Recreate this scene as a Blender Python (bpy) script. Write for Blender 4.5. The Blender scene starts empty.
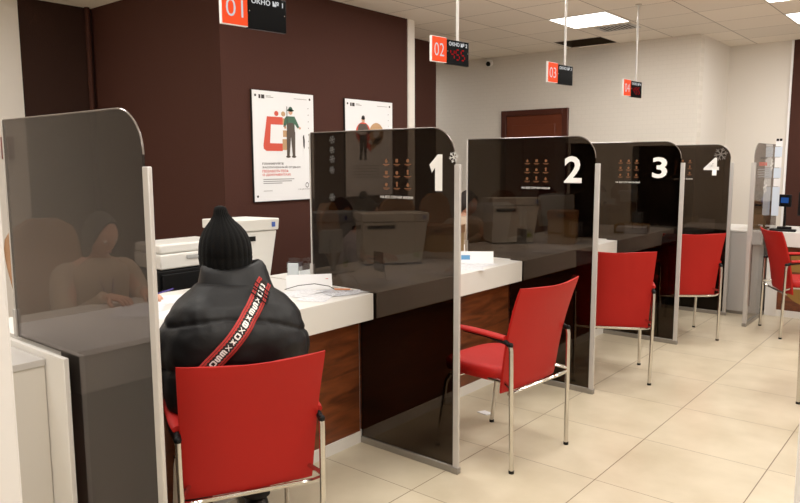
import bpy, bmesh, math, random
from math import sin, cos, pi, radians
from mathutils import Vector, Matrix, Euler
from mathutils.bvhtree import BVHTree
random.seed(7)
scene = bpy.context.scene
COL = scene.collection

# ------------------------------------------------------------------ materials
def srgb(r, g, b):
    f = lambda c: (c/255/12.92) if c/255 <= .04045 else ((c/255+.055)/1.055)**2.4
    return (f(r), f(g), f(b), 1)
def mat(name, col, rough=.5, metal=0, spec=.5, bump=0, bscale=60, var=0, vscale=5, coat=0):
    m = bpy.data.materials.new(name); m.use_nodes = True
    nt = m.node_tree; p = nt.nodes['Principled BSDF']
    c = srgb(*col) if len(col) == 3 else col
    p.inputs['Base Color'].default_value = c
    p.inputs['Roughness'].default_value = rough
    p.inputs['Metallic'].default_value = metal
    p.inputs['Specular IOR Level'].default_value = spec
    if coat: p.inputs['Coat Weight'].default_value = coat
    if bump or var:
        tc = nt.nodes.new('ShaderNodeTexCoord')
    if bump:
        n = nt.nodes.new('ShaderNodeTexNoise'); n.inputs['Scale'].default_value = bscale; n.inputs['Detail'].default_value = 4
        b = nt.nodes.new('ShaderNodeBump'); b.inputs['Strength'].default_value = bump; b.inputs['Distance'].default_value = .01
        nt.links.new(tc.outputs['Object'], n.inputs['Vector'])
        nt.links.new(n.outputs['Fac'], b.inputs['Height']); nt.links.new(b.outputs['Normal'], p.inputs['Normal'])
    if var:
        n = nt.nodes.new('ShaderNodeTexNoise'); n.inputs['Scale'].default_value = vscale; n.inputs['Detail'].default_value = 3
        r = nt.nodes.new('ShaderNodeMapRange'); r.inputs['To Min'].default_value = 1-var; r.inputs['To Max'].default_value = 1+var
        mx = nt.nodes.new('ShaderNodeVectorMath'); mx.operation = 'SCALE'; mx.inputs[0].default_value = c[:3]
        nt.links.new(tc.outputs['Object'], n.inputs['Vector'])
        nt.links.new(n.outputs['Fac'], r.inputs['Value']); nt.links.new(r.outputs['Result'], mx.inputs['Scale'])
        nt.links.new(mx.outputs['Vector'], p.inputs['Base Color'])
    return m
def emit(name, col, s):
    m = bpy.data.materials.new(name); m.use_nodes = True; nt = m.node_tree
    nt.nodes.remove(nt.nodes['Principled BSDF'])
    e = nt.nodes.new('ShaderNodeEmission'); e.inputs['Color'].default_value = srgb(*col); e.inputs['Strength'].default_value = s
    nt.links.new(e.outputs[0], nt.nodes['Material Output'].inputs[0]); return m
def glassy(name, tint, refl_col=(1, 1, 1, 1), ior=1.5, rough=.01, haze=0, hazecol=(.1, .09, .085, 1)):
    """thin tinted pane: each face lets `tint` of the light through and mirrors by fresnel"""
    m = bpy.data.materials.new(name); m.use_nodes = True; nt = m.node_tree
    nt.nodes.remove(nt.nodes['Principled BSDF'])
    t = nt.nodes.new('ShaderNodeBsdfTransparent'); t.inputs['Color'].default_value = tint
    g = nt.nodes.new('ShaderNodeBsdfGlossy'); g.inputs['Roughness'].default_value = rough; g.inputs['Color'].default_value = refl_col
    f = nt.nodes.new('ShaderNodeFresnel'); f.inputs['IOR'].default_value = ior
    mx = nt.nodes.new('ShaderNodeMixShader')
    ge = nt.nodes.new('ShaderNodeNewGeometry'); iv = nt.nodes.new('ShaderNodeMath'); iv.operation = 'SUBTRACT'; iv.inputs[0].default_value = 1
    mu = nt.nodes.new('ShaderNodeMath'); mu.operation = 'MULTIPLY'      # only the outer face mirrors, no false inner total reflection
    nt.links.new(ge.outputs['Backfacing'], iv.inputs[1]); nt.links.new(f.outputs[0], mu.inputs[0]); nt.links.new(iv.outputs[0], mu.inputs[1])
    nt.links.new(mu.outputs[0], mx.inputs[0]); nt.links.new(g.outputs[0], mx.inputs[2])
    src = t.outputs[0]
    if haze:
        d = nt.nodes.new('ShaderNodeBsdfDiffuse'); d.inputs['Color'].default_value = hazecol
        m2 = nt.nodes.new('ShaderNodeMixShader'); m2.inputs[0].default_value = haze
        nt.links.new(t.outputs[0], m2.inputs[1]); nt.links.new(d.outputs[0], m2.inputs[2]); src = m2.outputs[0]
    nt.links.new(src, mx.inputs[1])
    nt.links.new(mx.outputs[0], nt.nodes['Material Output'].inputs[0]); return m

M = {}
M['wall'] = mat('painted_white_wall', (226, 219, 210), .75, bump=.08, bscale=40)
M['wallblk'] = mat('painted_block_wall', (226, 218, 207), .8)
# faint block courses in the far wall
nt = M['wallblk'].node_tree; p = nt.nodes['Principled BSDF']
tc = nt.nodes.new('ShaderNodeTexCoord'); mp = nt.nodes.new('ShaderNodeMapping'); mp.inputs['Rotation'].default_value = (radians(90), 0, 0)
bk = nt.nodes.new('ShaderNodeTexBrick'); bk.inputs['Scale'].default_value = 5; bk.inputs['Mortar Size'].default_value = .012
bk.inputs['Color1'].default_value = srgb(226, 218, 207); bk.inputs['Color2'].default_value = srgb(225, 217, 206); bk.inputs['Mortar'].default_value = srgb(220, 212, 201)
nt.links.new(tc.outputs['Object'], mp.inputs[0]); nt.links.new(mp.outputs[0], bk.inputs[0]); nt.links.new(bk.outputs['Color'], p.inputs['Base Color'])
M['brown'] = mat('dark_brown_wallpaper', (62, 33, 25), .8, spec=.2, bump=.15, bscale=90, var=.05, vscale=3)
M['brown_shaded'] = mat('shaded_brown_recess_wallpaper', (46, 27, 20), .8, spec=.2, bump=.15, bscale=90, var=.05, vscale=3)  # same brown wallpaper, with the recess shade put into its colour
M['white'] = mat('white_laminate', (228, 225, 220), .35)
M['jamb'] = mat('white_door_frame_paint', (240, 238, 238), .4)
M['greylam'] = mat('light_grey_laminate', (188, 184, 180), .45)
M['beige'] = mat('off_white_laminate', (205, 200, 192), .5)
M['alu'] = mat('brushed_aluminium', (196, 192, 188), .38, metal=.35, spec=.6)
M['alu_dark'] = mat('satin_aluminium_rail', (150, 146, 140), .35, metal=.7)
M['chrome'] = mat('chrome', (205, 202, 196), .16, metal=1)
M['red'] = mat('red_upholstery', (168, 17, 11), .6, spec=.25, bump=.12, bscale=400, var=.05, vscale=6)
M['black'] = mat('black_plastic', (14, 14, 15), .5, spec=.15)
M['blackm'] = mat('matte_black', (14, 13, 13), .8)
M['glass'] = glassy('tinted_acrylic', (.225, .195, .17, 1), refl_col=(1, .92, .85, 1), ior=1.27)
M['glass0'] = glassy('reflection_hazed_acrylic', (.31, .285, .27, 1), refl_col=(1, .97, .97, 1), ior=1.4, haze=.02, hazecol=(.30, .28, .265, 1))  # diffuse haze: reflected room light put into the pane's colour
M['clear'] = glassy('clear_acrylic', (.9, .92, .93, 1))
M['decal'] = mat('white_film', (240, 238, 234), .5)
M['decal_or'] = mat('orange_film', (112, 66, 30), .7)
M['decal_gr'] = mat('grey_film', (112, 106, 102), .6)
M['display'] = mat('unlit_black_display', (5, 5, 6), .35, spec=.04)
M['orange'] = mat('orange_sign_face', (228, 64, 12), .6, spec=.2)
M['signwhite'] = mat('white_sign_edge', (235, 232, 228), .4)
M['text_white'] = emit('white_sign_lettering', (235, 235, 235), .75)
M['text_red'] = emit('red_display_digits', (190, 20, 26), .55)
M['gold'] = mat('gold_ochre_vinyl', (150, 112, 50), .5)
M['door'] = mat('dark_cherry_wood_door', (70, 30, 17), .4, var=.15, vscale=3)
M['paper'] = mat('white_paper', (236, 236, 238), .8)
M['lightpanel'] = emit('ceiling_light_diffuser', (255, 250, 240), 7.0)
M['skin'] = mat('skin', (214, 160, 134), .5, bump=.03, bscale=120)
M['lips'] = mat('lips', (170, 88, 80), .45)
M['eyew'] = mat('eye_white', (235, 232, 228), .3)
M['iris'] = mat('iris', (40, 28, 20), .2)
M['tan'] = mat('tan_leather', (150, 108, 72), .5, bump=.1, bscale=120)
M['printer'] = mat('office_white_plastic', (222, 220, 214), .4)
M['printer_grey'] = mat('light_grey_plastic', (168, 168, 166), .45)
M['screen'] = emit('blue_lit_screen', (40, 84, 160), .6)
M['hatknit'] = mat('black_rib_knit', (5, 5, 5), .95, spec=.2, bump=.3, bscale=250)
M['puffer'] = mat('black_quilted_nylon', (8, 8, 10), .55, spec=.28, bump=.3, bscale=18)
M['trouser'] = mat('black_trousers', (14, 14, 16), .9)
M['shoe'] = mat('black_shoe_leather', (12, 12, 12), .5)
M['hair'] = mat('dark_brown_hair', (30, 20, 15), .6, bump=.4, bscale=80)
M['card'] = mat('corrugated_cardboard', (178, 146, 102), .8)
M['logo_red'] = mat('poster_red_print', (205, 70, 50), .6)
M['logo_tan'] = mat('poster_tan_print', (186, 146, 104), .6)
M['ink'] = mat('dark_print_ink', (50, 44, 44), .7)
M['inkg'] = mat('grey_print_ink', (150, 148, 148), .7)
M['greencl'] = mat('green_print', (52, 92, 70), .6)
M['browncl'] = mat('brown_print', (74, 62, 54), .6)
M['bluecl'] = mat('blue_print', (90, 150, 200), .6)
M['palebl'] = mat('pale_blue_print', (205, 218, 235), .6)
M['skinprint'] = mat('peach_print', (210, 160, 130), .6)

# floor tiles
def tile_mat():
    m = bpy.data.materials.new('cream_floor_tiles'); m.use_nodes = True; nt = m.node_tree; p = nt.nodes['Principled BSDF']
    L = nt.links.new; N = nt.nodes.new
    tc = N('ShaderNodeTexCoord'); sep = N('ShaderNodeSeparateXYZ'); L(tc.outputs['Object'], sep.inputs[0])
    def line(axis, pitch, off, w):
        a = N('ShaderNodeMath'); a.operation = 'ADD'; a.inputs[1].default_value = 60*pitch-off; L(sep.outputs[axis], a.inputs[0])
        b = N('ShaderNodeMath'); b.operation = 'DIVIDE'; b.inputs[1].default_value = pitch; L(a.outputs[0], b.inputs[0])
        f = N('ShaderNodeMath'); f.operation = 'FRACT'; L(b.outputs[0], f.inputs[0])
        s = N('ShaderNodeMath'); s.operation = 'SUBTRACT'; s.inputs[1].default_value = .5; L(f.outputs[0], s.inputs[0])
        ab = N('ShaderNodeMath'); ab.operation = 'ABSOLUTE'; L(s.outputs[0], ab.inputs[0])
        g = N('ShaderNodeMath'); g.operation = 'GREATER_THAN'; g.inputs[1].default_value = .5-w/pitch; L(ab.outputs[0], g.inputs[0])
        fl = N('ShaderNodeMath'); fl.operation = 'FLOOR'; L(b.outputs[0], fl.inputs[0])
        return g, fl
    gx, fx = line(0, .6, 0, .0024); gy, fy = line(1, .6267, 0, .0018)
    mx = N('ShaderNodeMath'); mx.operation = 'MAXIMUM'; L(gx.outputs[0], mx.inputs[0]); L(gy.outputs[0], mx.inputs[1])
    cmb = N('ShaderNodeCombineXYZ'); L(fx.outputs[0], cmb.inputs[0]); L(fy.outputs[0], cmb.inputs[1])
    wn = N('ShaderNodeTexWhiteNoise'); L(cmb.outputs[0], wn.inputs['Vector'])
    n = N('ShaderNodeTexNoise'); n.inputs['Scale'].default_value = 3.5; n.inputs['Detail'].default_value = 6; L(tc.outputs['Object'], n.inputs['Vector'])
    ramp = N('ShaderNodeValToRGB'); ramp.color_ramp.elements[0].position = .3; ramp.color_ramp.elements[1].position = .72
    ramp.color_ramp.elements[0].color = srgb(190, 177, 151); ramp.color_ramp.elements[1].color = srgb(209, 197, 173)
    L(n.outputs['Fac'], ramp.inputs[0])
    hs = N('ShaderNodeHueSaturation'); mr = N('ShaderNodeMapRange'); mr.inputs['To Min'].default_value = .97; mr.inputs['To Max'].default_value = 1.03
    L(wn.outputs['Value'], mr.inputs['Value']); L(mr.outputs[0], hs.inputs['Value']); L(ramp.outputs[0], hs.inputs['Color'])
    mix = N('ShaderNodeMix'); mix.data_type = 'RGBA'; mix.inputs[7].default_value = srgb(112, 92, 66)
    L(mx.outputs[0], mix.inputs[0]); L(hs.outputs[0], mix.inputs[6]); L(mix.outputs[2], p.inputs['Base Color'])
    p.inputs['Roughness'].default_value = .28; p.inputs['Specular IOR Level'].default_value = .45
    b = N('ShaderNodeBump'); b.inputs['Strength'].default_value = .25; b.inputs['Distance'].default_value = .002; b.invert = True
    L(mx.outputs[0], b.inputs['Height']); L(b.outputs[0], p.inputs['Normal'])
    return m
M['floor'] = tile_mat()
def ceil_mat():
    m = bpy.data.materials.new('suspended_ceiling_tiles'); m.use_nodes = True; nt = m.node_tree; p = nt.nodes['Principled BSDF']
    L = nt.links.new; N = nt.nodes.new
    tc = N('ShaderNodeTexCoord'); sep = N('ShaderNodeSeparateXYZ'); L(tc.outputs['Object'], sep.inputs[0])
    def line(axis, off, w):
        a = N('ShaderNodeMath'); a.operation = 'ADD'; a.inputs[1].default_value = 36-off; L(sep.outputs[axis], a.inputs[0])
        b = N('ShaderNodeMath'); b.operation = 'DIVIDE'; b.inputs[1].default_value = .6; L(a.outputs[0], b.inputs[0])
        f = N('ShaderNodeMath'); f.operation = 'FRACT'; L(b.outputs[0], f.inputs[0])
        s = N('ShaderNodeMath'); s.operation = 'SUBTRACT'; s.inputs[1].default_value = .5; L(f.outputs[0], s.inputs[0])
        ab = N('ShaderNodeMath'); ab.operation = 'ABSOLUTE'; L(s.outputs[0], ab.inputs[0])
        g = N('ShaderNodeMath'); g.operation = 'GREATER_THAN'; g.inputs[1].default_value = .5-w/.6; L(ab.outputs[0], g.inputs[0])
        fl = N('ShaderNodeMath'); fl.operation = 'FLOOR'; L(b.outputs[0], fl.inputs[0])
        return g, fl
    gx, fx = line(0, -.255, .004); gy, fy = line(1, 3.9, .004)
    mx = N('ShaderNodeMath'); mx.operation = 'MAXIMUM'; L(gx.outputs[0], mx.inputs[0]); L(gy.outputs[0], mx.inputs[1])
    cmb = N('ShaderNodeCombineXYZ'); L(fx.outputs[0], cmb.inputs[0]); L(fy.outputs[0], cmb.inputs[1])
    wn = N('ShaderNodeTexWhiteNoise'); L(cmb.outputs[0], wn.inputs['Vector'])
    mr = N('ShaderNodeMapRange'); mr.inputs['To Min'].default_value = .94; mr.inputs['To Max'].default_value = 1.04; L(wn.outputs['Value'], mr.inputs['Value'])
    v = N('ShaderNodeVectorMath'); v.operation = 'SCALE'; v.inputs[0].default_value = srgb(232, 221, 207)[:3]; L(mr.outputs[0], v.inputs['Scale'])
    mix = N('ShaderNodeMix'); mix.data_type = 'RGBA'; mix.inputs[7].default_value = srgb(140, 124, 110)
    L(mx.outputs[0], mix.inputs[0]); L(v.outputs[0], mix.inputs[6]); L(mix.outputs[2], p.inputs['Base Color'])
    p.inputs['Roughness'].default_value = .9
    n = N('ShaderNodeTexNoise'); n.inputs['Scale'].default_value = 60; L(tc.outputs['Object'], n.inputs['Vector'])
    b = N('ShaderNodeBump'); b.inputs['Strength'].default_value = .15; b.inputs['Distance'].default_value = .005; L(n.outputs['Fac'], b.inputs['Height']); L(b.outputs[0], p.inputs['Normal'])
    return m
M['ceil'] = ceil_mat()
def wood_mat():
    m = bpy.data.materials.new('red_brown_wood_veneer'); m.use_nodes = True; nt = m.node_tree; p = nt.nodes['Principled BSDF']
    L = nt.links.new; N = nt.nodes.new
    tc = N('ShaderNodeTexCoord'); mp = N('ShaderNodeMapping'); mp.inputs['Scale'].default_value = (1.2, 1.0, 6); L(tc.outputs['Object'], mp.inputs[0])
    n = N('ShaderNodeTexNoise'); n.inputs['Scale'].default_value = 2.6; n.inputs['Detail'].default_value = 6; n.inputs['Distortion'].default_value = 1.4; L(mp.outputs[0], n.inputs['Vector'])
    r = N('ShaderNodeValToRGB'); r.color_ramp.elements[0].position = .3; r.color_ramp.elements[1].position = .72
    r.color_ramp.elements[0].color = srgb(62, 28, 12); r.color_ramp.elements[1].color = srgb(122, 62, 30)
    L(n.outputs['Fac'], r.inputs[0]); L(r.outputs[0], p.inputs['Base Color']); p.inputs['Roughness'].default_value = .35
    return m
M['wood'] = wood_mat()
def print_mat(name, base, ink, sc):
    """sheet with rows of print, in the sheet's own coordinates"""
    m = bpy.data.materials.new(name); m.use_nodes = True; nt = m.node_tree; p = nt.nodes['Principled BSDF']
    L = nt.links.new; N = nt.nodes.new
    tc = N('ShaderNodeTexCoord'); w = N('ShaderNodeTexWave'); w.inputs['Scale'].default_value = sc; w.inputs['Distortion'].default_value = .3; w.bands_direction = 'Y'
    n = N('ShaderNodeTexNoise'); n.inputs['Scale'].default_value = 55
    L(tc.outputs['Object'], w.inputs['Vector']); L(tc.outputs['Object'], n.inputs['Vector'])
    mu = N('ShaderNodeMath'); mu.operation = 'MULTIPLY'; L(w.outputs['Fac'], mu.inputs[0]); L(n.outputs['Fac'], mu.inputs[1])
    r = N('ShaderNodeMapRange'); r.inputs['From Min'].default_value = .38; r.inputs['From Max'].default_value = .6; L(mu.outputs[0], r.inputs['Value'])
    mix = N('ShaderNodeMix'); mix.data_type = 'RGBA'; mix.inputs[6].default_value = srgb(*base); mix.inputs[7].default_value = srgb(*ink)
    L(r.outputs[0], mix.inputs[0]); L(mix.outputs[2], p.inputs['Base Color']); p.inputs['Roughness'].default_value = .7
    return m
M['sheet'] = print_mat('printed_form', (226, 226, 230), (170, 170, 178), 24)
M['leaflet'] = print_mat('colour_leaflet', (196, 198, 206), (140, 128, 132), 14)

# ------------------------------------------------------------------ builder
class B:
    def __init__(s): s.bm = bmesh.new(); s.mi = 0
    def _new(s, vs, fs):
        v = [s.bm.verts.new(p) for p in vs]
        for f in fs:
            try:
                fc = s.bm.faces.new([v[i] for i in f]); fc.material_index = s.mi; fc.smooth = True
            except ValueError: pass
        return v
    def box(s, x0, x1, y0, y1, z0, z1, m=None):
        P = [(x, y, z) for z in (z0, z1) for y in (y0, y1) for x in (x0, x1)]
        if m: P = [m @ Vector(p) for p in P]
        s._new(P, [(0, 2, 3, 1), (4, 5, 7, 6), (0, 1, 5, 4), (2, 6, 7, 3), (0, 4, 6, 2), (1, 3, 7, 5)]); return s
    def loft(s, rings, cap=True, closed=True):
        n = len(rings[0]); P = [p for r in rings for p in r]; F = []
        for i in range(len(rings)-1):
            for j in range(n if closed else n-1):
                k = (j+1) % n
                F.append((i*n+j, i*n+k, (i+1)*n+k, (i+1)*n+j))
        if cap: F += [tuple(range(n-1, -1, -1)), tuple((len(rings)-1)*n+j for j in range(n))]
        s._new(P, F); return s
    def tube(s, path, r, n=10, cap=True):
        path = [Vector(p) for p in path]; rs = r if isinstance(r, (list, tuple)) else [r]*len(path)
        rings = []; up = None
        for i, p in enumerate(path):
            d = (path[min(i+1, len(path)-1)]-path[max(i-1, 0)]).normalized()
            if up is None:
                up = Vector((0, 0, 1)) if abs(d.z) < .9 else Vector((0, 1, 0))
            a = d.cross(up).normalized(); b = a.cross(d).normalized(); up = b
            rings.append([p+(a*cos(2*pi*k/n)+b*sin(2*pi*k/n))*rs[i] for k in range(n)])
        return s.loft(rings, cap)
    def cyl(s, p0, p1, r, n=20): return s.tube([p0, p1], r, n)
    def prism(s, poly, off):
        """closed planar polygon `poly` (3-D points) extruded by vector off"""
        n = len(poly); off = Vector(off); P = [Vector(p) for p in poly]; P += [p+off for p in P]
        F = [tuple(range(n)), tuple(range(2*n-1, n-1, -1))]+[(i, i+n, (i+1) % n+n, (i+1) % n) for i in range(n)]
        s._new(P, F); return s
    def poly(s, pts): s._new([Vector(p) for p in pts], [tuple(range(len(pts)))]); return s
    def sph(s, c, r, n=16, m=10, rot=None):
        c = Vector(c); r = (r, r, r) if not isinstance(r, (tuple, list)) else r; rings = []
        for i in range(m+1):
            t = pi*i/m; t = min(max(t, .02), pi-.02)
            rr = []
            for j in range(n):
                v = Vector((r[0]*sin(t)*cos(2*pi*j/n), r[1]*sin(t)*sin(2*pi*j/n), -r[2]*cos(t)))
                if rot: v = rot @ v
                rr.append(c+v)
            rings.append(rr)
        return s.loft(rings)
    def obj(s, name, ms, parent=None, bevel=0, flat=False, world=False, seg=2, smooth_angle=40):
        bm = s.bm
        bmesh.ops.recalc_face_normals(bm, faces=bm.faces)
        if world and parent: bmesh.ops.translate(bm, verts=bm.verts, vec=-parent.location)
        me = bpy.data.meshes.new(name); bm.to_mesh(me); bm.free()
        for m in (ms if isinstance(ms, (list, tuple)) else [ms]): me.materials.append(m)
        o = bpy.data.objects.new(name, me); COL.objects.link(o)
        if flat:
            me.shade_flat()
        else:
            try: me.set_sharp_from_angle(angle=radians(smooth_angle))
            except Exception: pass
        if bevel:
            b = o.modifiers.new('bevel', 'BEVEL'); b.width = bevel; b.segments = seg; b.limit_method = 'ANGLE'; b.angle_limit = radians(40)
        if parent: o.parent = parent
        return o
def thing(name, label, cat, loc=(0, 0, 0), rotz=0, group=None):
    o = bpy.data.objects.new(name, None); COL.objects.link(o); o.empty_display_size = .1
    o.location = loc; o.rotation_euler = (0, 0, rotz)
    return tag(o, label, cat, group)
def tag(o, label, cat, group=None, kind=None):
    o['label'] = label; o['category'] = cat
    if group: o['group'] = group
    if kind: o['kind'] = kind
    return o
def struct(o): o['kind'] = 'structure'; return o
def copy_tree(o, parent=None):
    c = o.copy(); COL.objects.link(c); c.parent = parent
    for ch in list(o.children): copy_tree(ch, c)
    return c
def rot_to(origin, f):
    """angle about z that turns local +y into direction f"""
    return math.atan2(-f[0], f[1])
def text(name, s, m, w=None, h=None, loc=(0, 0, 0), rot=(0, 0, 0), parent=None, bold=0, ext=.0006, world=False, anchor='L', shear=0):
    cu = bpy.data.curves.new(name, 'FONT'); cu.body = s; cu.size = 1; cu.offset = bold; cu.extrude = 0; cu.resolution_u = 3
    t = bpy.data.objects.new(name, cu); COL.objects.link(t)
    bpy.context.view_layer.update()
    me = bpy.data.meshes.new_from_object(t.evaluated_get(bpy.context.evaluated_depsgraph_get()))
    bpy.data.objects.remove(t)
    xs = [v.co.x for v in me.vertices]; ys = [v.co.y for v in me.vertices]
    x0, x1, y0, y1 = min(xs), max(xs), min(ys), max(ys)
    sy = h/(y1-y0) if h else w/(x1-x0); sx = w/(x1-x0) if w else sy
    R = Euler(rot).to_matrix()
    off = Vector(loc)-(parent.location if (world and parent) else Vector((0, 0, 0)))
    for v in me.vertices:
        v.co = R @ Vector(((v.co.x-x0)*sx-(w/2 if (anchor == 'C' and w) else 0), (v.co.y-y0)*sy, 0)) + off
    me.name = name; me.materials.clear(); me.materials.append(m)
    o = bpy.data.objects.new(name, me); COL.objects.link(o)
    if parent: o.parent = parent
    return o

# ------------------------------------------------------------------ camera
CR = Vector((0.7704438, 0.6374976, -0.0036151)); CU = Vector((-0.0770484, 0.0987426, 0.9921257)); CD = Vector((-0.6328347, 0.7640986, -0.1251938))
CAM = Vector((1.89915, -2.36950, 1.47876))
cd = bpy.data.cameras.new('camera'); cam = bpy.data.objects.new('camera', cd); COL.objects.link(cam)
mw = Matrix((CR, CU, -CD)).transposed().to_4x4(); mw.translation = CAM; cam.matrix_world = mw
cd.sensor_width = 36; cd.lens = 701.95/800*36; cd.clip_start = .05; scene.camera = cam
scene.view_settings.view_transform = 'Standard'; scene.view_settings.look = 'None'; scene.view_settings.exposure = 0; scene.view_settings.gamma = 1.10

# ------------------------------------------------------------------ setting
H = 2.84
struct(B().box(-7, 5, -5, 7.2, -.1, 0).obj('floor', M['floor'], flat=True))
# the ceiling, one tile missing near the far wall
def ceiling():
    b = B(); hx0, hx1, hy0, hy1 = -2.02, -1.455, 5.13, 5.6
    b.box(-7, hx0, -5, 7.2, H, H+.05); b.box(hx1, 5, -5, 7.2, H, H+.05)
    b.box(hx0, hx1, -5, hy0, H, H+.05); b.box(hx0, hx1, hy1, 7.2, H, H+.05)
    return struct(b.obj('ceiling', M['ceil'], flat=True))
ceiling()
struct(B().box(-7, 5, -5, 7.2, H+.5, H+.55).obj('ceiling', M['blackm'], flat=True))
struct(B().box(-7, -.551, 5.66, 5.8, 0, H).obj('wall_back', M['wallblk'], flat=True))
struct(B().box(-.75, -.551, 5.80, 6.9, 0, H).obj('wall_back', M['wall'], flat=True))
struct(B().box(-.551, 5, 6.77, 6.9, 0, H).obj('wall_back', M['wall'], flat=True))
struct(B().box(.14, 4.9, 6.735, 6.768, 0, H-.002).obj('wall_back', M['brown'], flat=True))
struct(B().box(.115, .138, 6.73, 6.768, 0, H-.002).obj('trim_2', M['jamb'], flat=True))
struct(B().box(-4.6, -2.45, .84, 3.0, 0, H).obj('wall_left', M['brown'], flat=True))
struct(B().box(-2.6, -2.435, 3.0, 3.1, 0, H).obj('trim_1', M['wall'], bevel=.004))
struct(B().box(-4.6, -3.05, 3.0, 4.27, 0, H).obj('wall_left', M['brown'], flat=True))
struct(B().box(-4.5, -4.3, .218, .84, 0, H).obj('wall_left', M['brown_shaded'], flat=True))
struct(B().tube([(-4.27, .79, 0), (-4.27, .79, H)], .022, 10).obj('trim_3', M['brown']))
struct(B().box(-4.5, -4.29, -5, .216, 0, H).obj('wall_left', M['wall'], flat=True))
struct(B().box(-7, -6.9, 4.27, 5.66, 0, H).obj('wall_left', M['wall'], flat=True))
struct(B().box(-7, 5, -5, -4.9, 0, H).obj('wall_front', M['wall'], flat=True))
struct(B().box(4.9, 5, -5, 7, 0, H).obj('wall_right', M['wall'], flat=True))
# doorway the view is taken through: its two white jambs
def jamb(name, e, f, w, t, n):
    """vertical post: its inner edge at e, running away along f for w, thickness t along the other way"""
    e = Vector((e[0], e[1], 0)); f = Vector((f[0], f[1], 0)).normalized(); n = Vector((n[0], n[1], 0)).normalized()
    b = B(); pts = [e, e+f*w, e+f*w+n*t, e+n*t]
    b.prism([(p.x, p.y, 0) for p in pts], (0, 0, H))
    return struct(b.obj(name, M['jamb'], bevel=.004))
jamb('trim_4', (.672, -1.905), (-.77, -.637), .16, .05, (-1.05, .40))
jamb('trim_5', (1.69, -1.06), (.77, .637), .16, .05, (-.10, 1.12))

# door in the far wall
d = thing('door_1', 'dark cherry wood door with a wide frame in the white far wall', 'door', (-2.53, 5.63, 0)); struct(d)
del d['category']; del d['label']
B().box(-3.0, -2.925, 5.615, 5.658, 0, 2.14).box(-2.135, -2.06, 5.615, 5.658, 0, 2.14).box(-2.925, -2.135, 5.615, 5.658, 2.07, 2.14).obj('door_frame', M['door'], d, bevel=.004, world=True)
b = B(); b.box(-2.923, -2.137, 5.63, 5.655, 0, 2.068)
for z0, z1 in ((.15, .95), (1.08, 1.95)): b.box(-2.83, -2.23, 5.624, 5.63, z0, z1)
b.obj('door_leaf', mat('reddish_door_veneer', (98, 46, 27), .35, var=.15, vscale=3), d, bevel=.004, world=True)
B().box(-2.24, -2.20, 5.61, 5.63, .93, 1.06).tube([(-2.22, 5.61, 1.0), (-2.22, 5.57, 1.0), (-2.33, 5.565, 1.0)], .009).obj('door_handle', M['chrome'], d, world=True)

# ceiling lights (tile-sized panels) and the real light they give
def ceiling_light(x, y, label):
    t = thing('ceiling_light', label, 'ceiling light', (x, y, H), 0, 'square panels in the ceiling')
    b = B(); a = .292
    for (x0, x1, y0, y1) in ((-a, a, -a, -a+.012), (-a, a, a-.012, a), (-a, -a+.012, -a+.012, a-.012), (a-.012, a, -a+.012, a-.012)): b.box(x0, x1, y0, y1, -.006, 0)
    b.obj('frame', M['signwhite'], t)
    B().box(-a+.012, a-.012, -a+.012, a-.012, -.004, -.0005).obj('diffuser', M['lightpanel'], t, flat=True)
    ld = bpy.data.lights.new('panel_light', 'AREA'); ld.shape = 'SQUARE'; ld.size = .55; ld.energy = LP; ld.color = (1, .955, .90)
    lo = bpy.data.objects.new('panel_light', ld); COL.objects.link(lo); lo.location = (x, y, H-.012)
LP = 16
ceiling_light(-1.155, 4.2, 'bright square ceiling light between the 03 sign pole and the 04 sign pole')
ceiling_light(.645, 4.2, 'bright square ceiling light cut by the top edge of the photo, right side')
ceiling_light(.645, 5.4, 'bright square ceiling light nearest the brown wall at the right edge')
for x, y in ((-1.155, .6), (.645, .6), (2.445, .6), (-1.155, -1.2), (.645, -1.2), (2.445, -1.2), (2.445, 4.2), (-1.155, -3.0), (.645, -3.0), (2.445, -3.0), (.645, 2.4), (2.445, 2.4), (-3.4, -1.2), (-1.155, 2.4), (-5.055, 4.8), (2.445, 6.0)):  # unseen panels; the far-left passage one is added to brighten the far wall
    ld = bpy.data.lights.new('panel_light', 'AREA'); ld.shape = 'SQUARE'; ld.size = .55; ld.energy = LP; ld.color = (1, .955, .90)
    lo = bpy.data.objects.new('panel_light', ld); COL.objects.link(lo); lo.location = (x, y, H-.012)
    o = B().box(x-.28, x+.28, y-.28, y+.28, H-.004, H-.0005).obj('ceiling_light', M['lightpanel'], flat=True)
    tag(o, 'added square ceiling light in the unseen part of the ceiling', 'ceiling light', 'unseen ceiling lights')
w = bpy.data.worlds.new('world'); scene.world = w; w.use_nodes = True
w.node_tree.nodes['Background'].inputs[0].default_value = (.9, .88, .85, 1); w.node_tree.nodes['Background'].inputs[1].default_value = .05

# grilles
def vent(x, y, label, sx=.19, sy=.14):
    t = thing('ceiling_vent', label, 'air vent', (x, y, H), 0, 'ceiling grilles')
    b = B()
    for (x0, x1, y0, y1) in ((-sx, sx, -sy, -sy+.015), (-sx, sx, sy-.015, sy), (-sx, -sx+.015, -sy+.015, sy-.015), (sx-.015, sx, -sy+.015, sy-.015)): b.box(x0, x1, y0, y1, -.008, 0)
    b.obj('frame', M['greylam'], t)
    B().box(-sx+.015, sx-.015, -sy+.015, sy-.015, -.002, -.0004).obj('backing', M['blackm'], t, flat=True)
    b = B(); n = 9
    for i in range(n):
        xx = -sx+.03+(2*sx-.06)*i/(n-1); b.box(xx-.006, xx+.006, -sy+.015, sy-.015, -.007, -.0025)
    b.obj('slats', M['greylam'], t)
vent(-1.09, 4.72, 'small square air grille in the ceiling beside the bright light, by the 04 sign pole')
vent(-.56, 2.95, 'pale square grille cut by the top edge of the photo above the 03 sign', .27, .27)
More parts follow.
